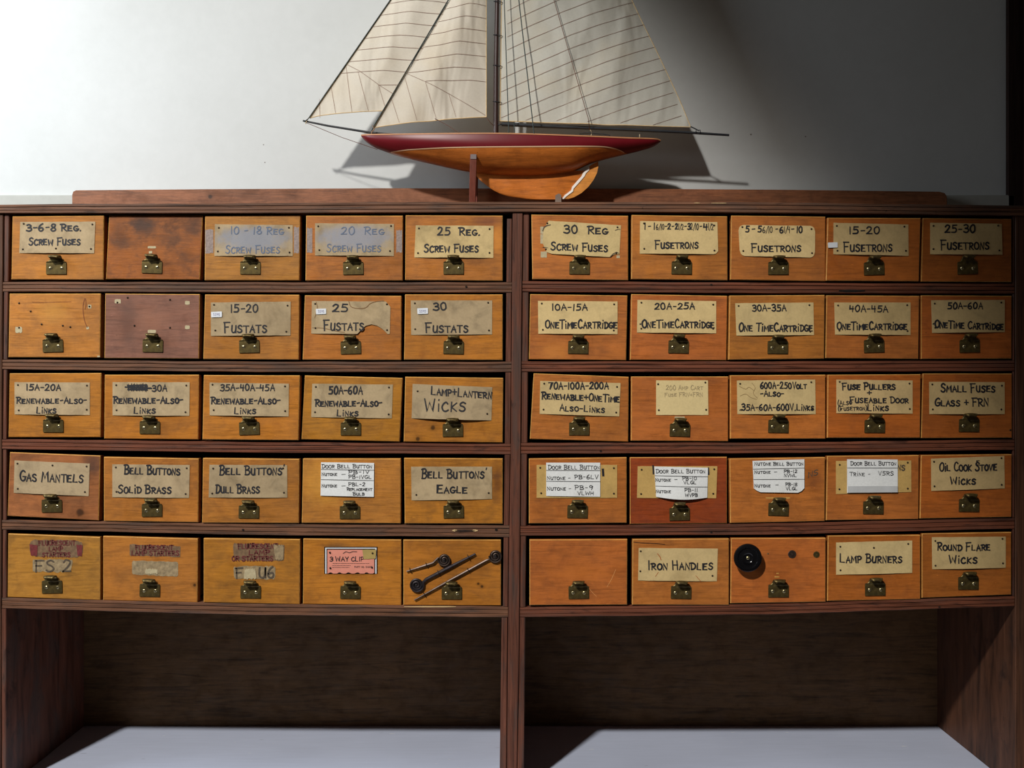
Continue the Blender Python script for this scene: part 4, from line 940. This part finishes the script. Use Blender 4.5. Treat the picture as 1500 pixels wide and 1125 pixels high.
# black knob and the neighbouring screws
d, yf, C0 = DRAWERS[(4, 7)]
kc = P(1092.5, 815, yf)
kn = thing('round_knob', kc, 'round black knob with ringed face on the drawer beside Iron Handles', 'knob')
bm = bmesh.new(); m = M
lathe(bm, [(9*m, 0), (9*m, .006), (15*m, .010), (20*m, .013), (20.6*m, .0155), (20*m, .018), (17*m, .0195), (15*m, .0192), (14.3*m, .0175), (13*m, .0172), (9*m, .0180), (7.4*m, .0186), (6.6*m, .0178), (4*m, .0172), (0, .0172)], (0, 0, 0), 40)
obj('knob_body', recalc(bm), MAT['bakelite'], kn)
o = obj('knob_screw', SCREW, parent=kn, loc=Vector((0, -.0172, 0))); o['label'] = 'bright brass centre screw'
for (x, y, rr_, mt) in ((1124.8, 810.8, 1.0, 'screw'), (1160.4, 812, 5.6, 'iron'), (1196, 812.4, 4.4, 'brass')):
    bm = bmesh.new(); lathe(bm, [(rr_*m*1.1, 0), (rr_*m, .0008), (rr_*m*.55, .0008), (rr_*m*.5, .0002), (rr_*m*.4, .0014), (0, .0016)], (0, 0, 0), 18)
    o = obj('screw_cup', recalc(bm), MAT[mt], d); o.location = P(x, y, yf)-C0

# ------------------------------------------------------------------ counter the cabinet stands on
def counter_mat():
    n = NT('grey_counter_paint'); v = n.coords()
    a = n.noise(v, 3, 4); c = srgb(202, 210, 232)
    col = n.ramp(a, [(0.3, scale_c(c, .93)), (0.7, scale_c(c, 1.05))])
    v2 = n.coords((0, 0, 0), (0, 0, .1), (3, 30, 1)); g = n.noise(v2, 4, 4)
    col = n.mix(0.5, col, n.ramp(g, [(0.3, 0.93), (0.7, 1.05)]), 'MULTIPLY')
    v3 = n.coords((0, 0, 0), (0, 0, .2), (12, 50, 1)); s1 = n.ramp(n.noise(v3, 3, 2), [(0.74, 0.0), (0.76, 1.0)])
    col = n.mix(s1, col, srgb(236, 238, 240))
    v4 = n.coords((4, 2, 0), (0, 0, .9), (8, 60, 1)); s2 = n.ramp(n.noise(v4, 2, 2), [(0.75, 0.0), (0.77, 1.0)])
    col = n.mix(n.math('MULTIPLY', s2, .6), col, srgb(84, 84, 90))
    return n.done(col, 0.42, 0, 0.4)
ct = thing('counter', (0, 0, Z_COUNTER-0.04), 'grey painted counter with small scratches beneath the drawer cabinet', 'counter')
bm = bmesh.new(); box(bm, -1.25, 1.25, -0.36, WALL_Y-0.002, 0, 0.0395)
bmesh.ops.bevel(bm, geom=bm.edges[:], offset=0.003, segments=2, affect='EDGES')
obj('worktop', recalc(bm), counter_mat(), ct)
bm = bmesh.new(); box(bm, -1.2, 1.2, -0.30, WALL_Y-0.004, -1.6-(Z_COUNTER-0.04), 0)
obj('counter_base', recalc(bm), old_dark_wood('counter_base_wood', (110, 76, 52), 12, True, .2), ct)

# ------------------------------------------------------------------ board along the cabinet's top
ZTOP = P(0, 297.2).z
YBB = 0.352
def backboard():
    bm = bmesh.new(); pts = []
    pr = [(105.5, 292), (105.5, 285), (107, 280.5), (111, 278.6), (300, 277.0), (560, 275.6), (900, 276.2), (1150, 277.8), (1376, 280.6), (1384, 282.6), (1387, 287), (1387.5, 292)]
    a = [P(x, y, YBB) for x, y in pr]
    zb = ZTOP+0.0008
    a = [Vector((a[0].x, YBB, zb))]+a+[Vector((a[-1].x, YBB, zb))]
    hexa(bm, a, [p+Vector((0, .02, 0)) for p in a]); recalc(bm)
    bmesh.ops.bevel(bm, geom=[e for e in bm.edges if abs(e.verts[0].co.y-e.verts[1].co.y) < 1e-6], offset=.0012, segments=1, affect='EDGES')
    k = P(308, 288, YBB)
    o = obj('loose_board', bm, wood('loose_board_wood', (138, 86, 56), 31, stain=.4, contrast=.7, grain=.8, knots=[(k.x, k.z, .005)], rough=.5))
    o['label'] = 'long brown board standing on edge along the cabinet top behind the boat'; o['category'] = 'board'
backboard()

# ------------------------------------------------------------------ model sailboat
YB = 0.278
boat = thing('model_sailboat', P(726, 292, YB), 'wooden model sailboat with red topsides and cream sails standing on the cabinet', 'model boat')
BO = P(726, 292, YB)
def bpart(name, bm, mats, label=None, parent=None):
    for v in bm.verts: v.co -= BO
    o = obj(name, bm, mats, parent or boat)
    if label: o['label'] = label
    return o
SHEER = [(529, 198.2), (545, 197.3), (600, 196.6), (660, 195.8), (750, 195.9), (850, 199.2), (920, 202.2), (962, 203.8), (968, 206)]
PROF = [(529, 199.2), (533, 204.5), (540, 210.5), (550, 216.5), (560, 220.5), (571, 224.3), (590, 229.8), (620, 236.5), (660, 245.6), (700, 253.5), (740, 257.2), (800, 256.5), (840, 250), (868, 238), (895, 230.4), (930, 222.6), (955, 215.6), (964, 210.6), (968, 207)]
STRP = [(529, 230), (571, 223.6), (585, 221.2), (600, 219.4), (650, 216.6), (700, 215.4), (800, 214.6), (860, 214.4), (886, 215.2), (900, 217.8), (910, 221.4), (917, 226), (930, 240), (968, 250)]
KEEL = [(688, 251), (697, 260), (708, 271), (722, 280.6), (740, 287.6), (760, 291), (790, 292.2), (822, 291.5)]
def hb(px):
    t = max(0.0, min(1.0, (px-529)/439.0)); s = math.sin(math.pi*t**0.92)
    return 0.058*max(0.0, s)**0.62+0.0015
def fin_t(px): return 0.0065*max(0.15, math.sin(math.pi*max(0.02, min(.98, (px-684)/190.0))))**.6
hull_bm = bmesh.new()
def sec(px, s):
    B = hb(px); w = B*max(0.0, 1-s**2.5)**0.62*(0.94+0.06*math.sin(math.pi*min(1, s*1.6)))
    if 700 < px < 865: w = max(w, fin_t(px))
    return max(w, 0.0012)
def side_pt(px, py, w, sgn):
    yn = YB-w; s = M*(D+yn)/D
    return Vector(((px-750)*s, YB-w if sgn < 0 else YB+w, (562.5-py)*s))
NX = 90
xs = [529.0+439.0*(i/NX) for i in range(NX+1)]
red = bmesh.new(); low = bmesh.new(); strp = bmesh.new(); rim = bmesh.new(); deck = bmesh.new()
def grid(bm, rows):
    V = [[bm.verts.new(p) for p in r] for r in rows]
    for a, b in zip(V, V[1:]):
        for j in range(len(a)-1):
            try:
                f = bm.faces.new((a[j], a[j+1], b[j+1], b[j])); f.smooth = True
            except ValueError: pass
for sgn in (-1, 1):
    RR = []; LR = []; SR = []; RM = []
    for px in xs:
        t = smooth_interp(SHEER, px); b = max(t+0.6, smooth_interp(PROF, px)); m_ = min(b, max(t+.4, smooth_interp(STRP, px)))
        f = lambda y: side_pt(px, y, sec(px, min(1, max(0, (y-t)/(b-t)))), sgn)
        RR.append([f(t+(m_-t)*j/8) for j in range(9)])
        LR.append([f(m_+(b-m_)*j/12) for j in range(13)])
        if 571 <= px <= 917: 
            a_ = f(m_-.75); c_ = f(m_+.75); off = Vector((0, .0007*sgn, 0)); SR.append([a_+off, c_+off])
        RM.append([f(t)+Vector((0, 0, .0016)), f(t)+Vector((0, .0010*sgn, .0008)), f(t+.7)+Vector((0, .0008*sgn, 0))])
    grid(red, RR); grid(low, LR); grid(strp, SR); grid(rim, RM)
DR = []
for px in xs:
    t = smooth_interp(SHEER, px); w = sec(px, 0); a = side_pt(px, t, w, -1)+Vector((0, 0, .0012)); b = side_pt(px, t, w, 1)+Vector((0, 0, .0012))
    mid = (a+b)/2+Vector((0, 0, .001)); DR.append([a, mid, b])
grid(deck, DR)
# fin keel joined to the lower hull
for sgn in (-1, 1):
    FR = []
    for i in range(41):
        u = i/40; 
        row = []
        for j in range(11):
            v = j/10
            # leading edge follows KEEL, trailing edge runs along the rudder post
            xt0, xt1 = 697, 866
            xb0, xb1 = 752, 824
            lead = smooth_interp([(0, 693), (.25, 700), (.5, 712), (.75, 728), (.92, 748), (1, 772)], v)
            trail = 866-(866-823)*v
            px = lead+(trail-lead)*u
            ytop = min(smooth_interp(PROF, px), 257)-5
            ybot = smooth_interp([(693, 252), (700, 262.5), (712, 274.5), (728, 283.5), (748, 289.3), (772, 291.8), (800, 292.4), (830, 291.8), (866, 290)], px)
            yb_ = 250+(292.0-250)*v
            py = min(max(ytop, yb_) if v < .15 else yb_, ybot)
            w = 0.0068*max(0.0, math.sin(math.pi*min(1, max(0, u)))**.55)*(1-.25*v)+0.0006
            row.append(side_pt(px, py, w, sgn))
        FR.append(row)
    grid(low, FR)
for b_ in (red, low): bmesh.ops.remove_doubles(b_, verts=b_.verts[:], dist=1e-5)
VARN = wood('hull_varnish', (196, 112, 44), 41, stain=.12, contrast=.5, rough=.3, spec=.5)
hull = bpart('hull', recalc(red), flat('red_hull_paint', (104, 16, 26), 0.38, 0, .35, var=.08, scale=30), 'glossy dark red topsides')
bpart('keel', recalc(low), VARN, 'varnished orange wooden underbody and fin keel')
CREAM = flat('cream_line', (222, 186, 150), .4)
bpart('waterline_stripe', recalc(strp), CREAM, 'thin cream stripe')
bpart('gunwale', recalc(rim), flat('gunwale_wood', (190, 132, 92), .4, var=.1))
bpart('deck', recalc(deck), wood('deck_wood', (186, 140, 88), 43, stain=.1))
# rudder with a chipped pale front edge
def plate(name, pts, y, th, mats, label=None):
    bm = bmesh.new(); a = [P(x, py, y) for x, py in pts]
    hexa(bm, a, [p+Vector((0, th, 0)) for p in a]); return bpart(name, recalc(bm), mats, label)
rud = [(824.5, 291.2), (829, 286.5), (838, 280), (839, 276), (848, 266), (855, 257.5), (857.5, 252.5), (862, 248), (863, 244), (868, 240.5), (873, 238), (876, 236.5), (876.8, 243), (874.6, 253), (869.5, 263.5), (862, 273.5), (852, 282.5), (841, 288.8), (832, 291.6)]
plate('rudder', rud, YB-.004, .006, wood('rudder_wood', (214, 140, 62), 44, stain=.1, rough=.35), 'orange wooden rudder')
edge = [(823, 291.4), (827, 286), (833, 281.5), (836.8, 278.4), (838, 273.6), (844.6, 266), (851.6, 258.4), (854, 253.4), (861, 247), (861.8, 244.4), (863.6, 245.6), (863, 249), (858.4, 253.6), (856, 258.4), (848.6, 267), (840, 276.6), (839.4, 280.4), (830, 287.4), (826, 291.4)]
plate('rudder_edge', edge, YB-.0055, .006, flat('chipped_white_edge', (240, 232, 222), .5), 'white chipped front edge')

# spars
SPAR = flat('dark_spar_varnish', (54, 34, 32), .35, 0, .5, var=.2, scale=40)
SPAR2 = flat('blackened_spar', (44, 46, 50), .4, 0, .4, var=.2, scale=40)
def spar(name, pts, r0, r1, mats, yo=0.0, label=None, n=10):
    bm = bmesh.new(); q = [P(x, y, YB+yo) for x, y in pts]; k = len(q)
    tube(bm, q, [(r0+(r1-r0)*i/(k-1))*M for i in range(k)], n); return bpart(name, recalc(bm), mats, label)
spar('mast', [(726.3, 198.5), (726.6, 100), (728.2, 0), (731, -200), (735, -440)], 4.7, 2.6, SPAR)
spar('boom', [(735, 181.8), (800, 185), (900, 189), (1000, 193.6), (1068, 198)], 3.4, 1.9, SPAR2)
spar('bowsprit', [(443.8, 176.8), (480, 184.2), (543, 194.3), (576, 197.6)], 1.5, 2.2, SPAR2)
# sails
def tri_pt(A, B, C, a, b):  # A tack, B clew, C head
    return (A[0]+(B[0]-A[0])*a+(C[0]-A[0])*b, A[1]+(B[1]-A[1])*a+(C[1]-A[1])*b)
def sail_mat(name, rgb, ang, seed, luff=None):
    n = NT(name); c = srgb(*rgb)
    v = n.coords((seed, 0, seed), (0, ang, 0), (9, 6, 2.6)); a = n.noise(v, 1.5, 2, .45, .9)
    col = n.ramp(a, [(0.3, scale_c(c, .94)), (0.65, c)])
    b = n.noise(n.coords(), 260, 3); col = n.mix(.35, col, n.ramp(b, [(0.3, .9), (.7, 1.06)]), 'MULTIPLY')
    age = n.noise(n.coords((seed*2, 0, 3)), 8, 3); col = n.mix(n.math('MULTIPLY', n.ramp(age, [(.5, 0.0), (.75, 1.0)]), .25), col, srgb(206, 180, 132))
    n.bump(a, .9, .014)
    tr = n.n('ShaderNodeBsdfTranslucent'); n.l(col, tr.inputs['Color'])
    n.done(col, .85, 0, .1)
    mx = n.n('ShaderNodeMixShader'); mx.inputs[0].default_value = .18
    n.l(n.b.outputs[0], mx.inputs[1]); n.l(tr.outputs[0], mx.inputs[2]); n.l(mx.outputs[0], n.t.nodes['Material Output'].inputs['Surface'])
    return n.m
THREAD = flat('brown_thread', (142, 112, 98), .8); HEM = flat('aged_hem', (206, 178, 132), .8, var=.15, scale=120)
def make_sail(name, outline_left, outline_right, ytop, yfoot, belly, yo, mat, seams, label, foot_sag=0.0, phase=0.0):
    """outline_left/right(py) give the sail's edges; yfoot(u) the lower edge across the sail"""
    NU, NV = 26, 46
    def off(px, py):
        l, r = outline_left(py), outline_right(py)
        u = 0.5 if r-l < 1 else max(0, min(1, (px-l)/(r-l)))
        v = max(0, min(1, (py-ytop)/(190-ytop)))
        ripple = .0022*math.sin((px*.9+py*.55)*.085+phase)*math.sin(math.pi*u)*v+.0012*math.sin((px*.8-py*.2)*.16+phase*2)*math.sin(math.pi*u)
        return YB+yo-belly*math.sin(math.pi*u)**.9*math.sin(math.pi*min(1, .12+.8*v))+ripple
    def pt(px, py, e=0.0):
        y = off(px, py); p = P(px, py, YB+yo); return Vector((p.x, y-e, p.z))
    bm = bmesh.new(); rows = []
    for j in range(NV+1):
        row = []
        for i in range(NU+1):
            u = i/NU
            v = j/NV
            # foot height depends on u
            xf = outline_left(yfoot(0))+(outline_right(yfoot(1))-outline_left(yfoot(0)))*u
            yf_ = yfoot(u); py = ytop+(yf_-ytop)*v
            l, r = outline_left(min(py, yfoot(0))), outline_right(min(py, yfoot(1)))
            row.append(pt(l+(r-l)*u, py))
        rows.append(row)
    grid(bm, rows)
    s = bpart(name, recalc(bm), mat, label)
    # rolled hems
    for side in (0, 1):
        bm = bmesh.new(); tube(bm, [rows[j][0 if side == 0 else -1] for j in range(NV+1)], .75*M, 6); 
        bpart('hem', recalc(bm), HEM, None, s).location = (0, 0, 0)
    bm = bmesh.new(); tube(bm, rows[-1], .75*M, 6); bpart('hem', recalc(bm), HEM, None, s)
    for ln in seams:
        bm = bmesh.new(); q = []
        for (a, b) in zip(ln, ln[1:]):
            k = max(2, int(math.hypot(b[0]-a[0], b[1]-a[1])/7))
            for i in range(k): q.append((a[0]+(b[0]-a[0])*i/k, a[1]+(b[1]-a[1])*i/k))
        q.append(ln[-1])
        ribbon(bm, q, .56, lambda x, y: pt(x, y, .0007))
        bpart('seam', bm, THREAD, None, s)
    return s, pt
# mainsail
leech = lambda y: 925+(1011.5-925)*(y/186.0) if y > 0 else 925+(y*.44)
def leech(y): return smooth_interp([(-400, 742), (-200, 838), (0, 925.5), (90, 969), (150, 997), (187, 1012)], y)
luff = lambda y: interp([(-400, 738), (0, 734.6), (180, 732.6)], y)
seams = []
for k in range(-24, 11):
    y0 = 21+19.0*k
    f = lambda x: y0-.37*(x-733)+3.0*math.sin((x-733)/270*math.pi)*(-1)
    pts = []; x = 734.0
    while x < 1012:
        y = f(x)
        foot = 177.5+(x-734)/278*8.5
        if y < foot and -395 < y and x < leech(y)-.5 and x > luff(y)+.5: pts.append((x, y))
        x += 9
    if len(pts) > 1:
        # finish on the leech
        x = pts[-1][0]
        while x < leech(f(x))-.6 and f(x) > -395: x += .5
        pts.append((x, f(x))); seams.append(pts)
for k in range(11, 17):
    y0 = 21+19.0*k; pts = []
    f = lambda x: y0-.37*(x-733)-3.0*math.sin((x-733)/270*math.pi)
    x = 734.0
    while x < 1012:
        y = f(x); foot = 177.5+(x-734)/278*8.5
        if y < foot and x < leech(y)-.5: pts.append((x, y))
        x += 6
    if len(pts) > 1: seams.append(pts)
SM = sail_mat('mainsail_canvas', (206, 203, 192), .3, 1.0)
SJ = sail_mat('jib_canvas', (222, 213, 198), -.5, 3.0)
make_sail('mainsail', luff, leech, -398, lambda u: 177.2+u*9.0+2.0*math.sin(math.pi*u)*.8, .028, 0.0, SM, seams, 'largest cream sail, right of the mast', phase=.4)
# inner jib
jl = lambda y: interp([(-92, 712.5), (0, 657.5), (190, 546)], y)
jr = lambda y: 712.4
js = []
for k in range(-6, 8):
    y = 9+18.5*k; xl = jl(y+5)
    if y < -86: continue
    x0 = xl if y < 110 else None
    if y < 112: js.append([(jl(y+5.5)+.5, y+5.5), (xl+(712-xl)*.3, y+4), (xl+(712-xl)*.6, y-.6), (712, y)])
    elif y < 135: js.append([(624 if y < 125 else 657, y+1.2), (690, y-1), (712, y)])
js.append([(596, 108), (625, 122.5), (660, 140), (711, 169)])
for a in ([(574, 146), (585, 180)], [(593, 114), (611, 177)], [(624, 123), (639, 174)], [(658, 140), (668, 172)]): js.append(a)
make_sail('staysail', jl, jr, -91, lambda u: 187.6-16.3*(u**.72), .016, -.012, SJ, js, 'cream triangular sail just left of the mast', phase=1.2)
# outer jib (its after part runs behind the staysail)
ol = lambda y: interp([(-225, 722), (0, 572.5), (176, 452)], y)
orr = lambda y: interp([(-225, 724), (0, 690), (176, 668)], y)
os_ = []
for k in range(-12, 8):
    y = 4+17*k; xl = ol(y+1)
    if y < -215 or xl > orr(y)-4: continue
    if y < 112: os_.append([(xl+.5, y+1.5), (xl+(orr(y)-xl)*.35, y-1), (orr(y)-.5, y+6)])
    else: os_.append([(555, 126), (orr(126)-1, 126)])
os_ += [[(508, 94.5), (527, 105), (556, 126), (575, 138), (600, 150)], [(507, 98), (516, 165)], [(525, 106), (540, 163)], [(555, 126), (563, 153), (566, 160)], [(484.6, 125), (492, 166)], [(468, 145), (469, 173)]]
make_sail('jib', ol, orr, -223, lambda u: 173.2-15*(u**.5)*(1 if u < .5 else 1), .014, -.004, SJ, os_, 'foremost cream sail behind the staysail', phase=2.2)
# rigging
WIRE = flat('dark_wire', (40, 52, 50), .5); ROPE = flat('rope_brown', (104, 70, 60), .8); PALE = flat('pale_cord', (190, 172, 140), .8)
def line(name, pts, r, mats, label=None):
    bm = bmesh.new(); tube(bm, [P(x, y, YB+yo) if not isinstance(x, Vector) else x for (x, y, yo) in pts], r*M, 6); return bpart(name, recalc(bm), mats, label)
line('shroud', [(745.4, 196.5, -.052), (738.6, 0, -.035), (736, -330, 0)], .85, WIRE)
line('shroud', [(782.4, 197, -.054), (760, 0, -.040), (741, -200, -.01)], .95, WIRE)
line('shroud', [(753.6, 196.5, -.050), (753.0, 178, -.048)], .8, WIRE)
line('topping_lift', [(863.5, 190, -.002), (862.4, 176, -.034), (811.5, 0, -.040), (742, -260, 0)], .55, ROPE)
line('jib_stay', [(445.5, 178.5, -.001), (451.6, 174, -.0062), (572.0, -.5, -.0062), (722, -222, -.006)], .8, WIRE)
line('fore_stay', [(543.5, 194.5, -.0150), (547.0, 185.8, -.0150), (657.0, -.5, -.0175), (712, -93, -.0175), (731, -122, 0)], 1.0, WIRE)
line('bobstay', [(447, 179, 0), (500, 201, 0), (553, 219, 0)], .5, ROPE)
line('sheet_rope', [(637, 173.5, -.018), (656, 184, -.02), (674, 196, -.022)], .5, ROPE)
line('sheet_rope', [(711.5, 171, -.012), (717, 178, -.012), (723, 184, -.004)], .5, ROPE)
line('outhaul', [(1011.5, 185.4, -.001), (1017, 188, -.001), (1024, 191.6, -.001)], 1.0, SPAR2)
line('main_sheet', [(864.5, 190, 0), (867, 194, 0), (865, 202, 0)], .6, PALE)
# lashings at the tacks, mast hoops, traveller, small eyes
line('lashing', [(543.6, 199, -.014), (544.6, 193, -.016), (548.4, 189.6, -.015), (546, 184, -.015)], 1.0, flat('tan_cord', (150, 118, 92), .8))
line('lashing', [(447.6, 181.5, -.002), (449.4, 176.5, -.003), (452.4, 172.5, -.003)], .8, PALE)
for yy in (3, 52, 96.5, 149.5, -48, -100, -152, -204, -256, -308, -360):
    bm = bmesh.new(); pts = []
    mx = interp([(-440, 735), (0, 728.2), (198, 726.3)], yy)
    for i in range(17):
        a = i/16*2*math.pi; p = P(mx+1.6+6.4*math.cos(a), yy+1.2*math.cos(a+.6), YB); pts.append(p+Vector((0, .0072*math.sin(a), 0)))
    tube(bm, pts, .62*M, 6, cap=False); bpart('mast_hoop', recalc(bm), SPAR2)
line('traveller', [(849, 196.4, -.03), (856, 195.0, -.03), (866, 195.0, -.03), (884, 196.6, -.03), (894, 198.6, -.03)], .9, SPAR2)
line('eye_pin', [(937, 202.5, -.02), (937, 196.8, -.02)], .7, PALE)
line('boom_ring', [(1019.5, 195, -.003), (1019.8, 190.6, -.004), (1025.8, 190.8, -.004), (1026, 195.4, -.003)], .9, SPAR2)
line('gooseneck', [(729, 183, -.002), (736, 182, -.002)], 1.2, SPAR2)

# ------------------------------------------------------------------ the boat's stand
zpost = ZTOP+0.0004
st = thing('boat_stand', Vector((P(692, 0, .1).x, YB, zpost)), 'small reddish brown wooden stand holding the model sailboat upright', 'stand')
SO = Vector((P(692, 0, .1).x, YB, zpost))
STW = wood('stand_wood', (112, 56, 42), 51, True, stain=.2, rough=.3)
def spart(name, bm, mats, label=None):
    for v in bm.verts: v.co -= SO
    o = obj(name, bm, mats, st)
    if label: o['label'] = label
    return o
for sgn in (-1, 1):
    w = sec(692, .55)+.0045
    yy = YB+sgn*w
    bm = bmesh.new(); yn = YB-w
    tl, tr = P(688.6, 227, yn), P(698.6, 227, yn); bl, br = P(686.6, 297, yn), P(695.6, 297, yn)
    a = [Vector((bl.x, 0, zpost)), Vector((br.x, 0, zpost)), Vector((tr.x, 0, tr.z)), Vector((tl.x, 0, tl.z))]
    y0 = yy-.004; y1 = yy+.004
    hexa(bm, [Vector((p.x, y0, p.z)) for p in a], [Vector((p.x, y1, p.z)) for p in a]); recalc(bm)
    bmesh.ops.bevel(bm, geom=bm.edges[:], offset=.0008, segments=1, affect='EDGES')
    spart('post', bm, STW)
    bm = bmesh.new(); box(bm, tl.x+.001, tr.x-.001, y0-.0012, y0+.001, tl.z-.009, tl.z+.0004)
    spart('pad', recalc(bm), flat('grey_pad', (120, 108, 108), .4), 'grey pad at the post tip')
bm = bmesh.new(); box(bm, P(686.6, 0, .1).x, P(694, 0, .1).x, YB-.075, YB+.075, zpost, zpost+.006); spart('crossbar', recalc(bm), STW)
bm = bmesh.new(); xa = P(690, 0, YB).x; xb = P(822, 0, YB).x
box(bm, xa, xb, YB-.006, YB+.006, zpost, zpost+.006); spart('runner', recalc(bm), STW)
bm = bmesh.new(); a = [P(812.6, 300, YB-.012), P(823, 300, YB-.012), P(822, 285.5, YB-.012), P(818.6, 283.4, YB-.012), P(813.6, 286, YB-.012)]
for i in (0, 1): a[i].z = zpost
hexa(bm, a, [p+Vector((0, .006, 0)) for p in a]); spart('prop', recalc(bm), flat('grey_prop', (122, 104, 92), .5, var=.1), 'small grey peg beneath the keel')
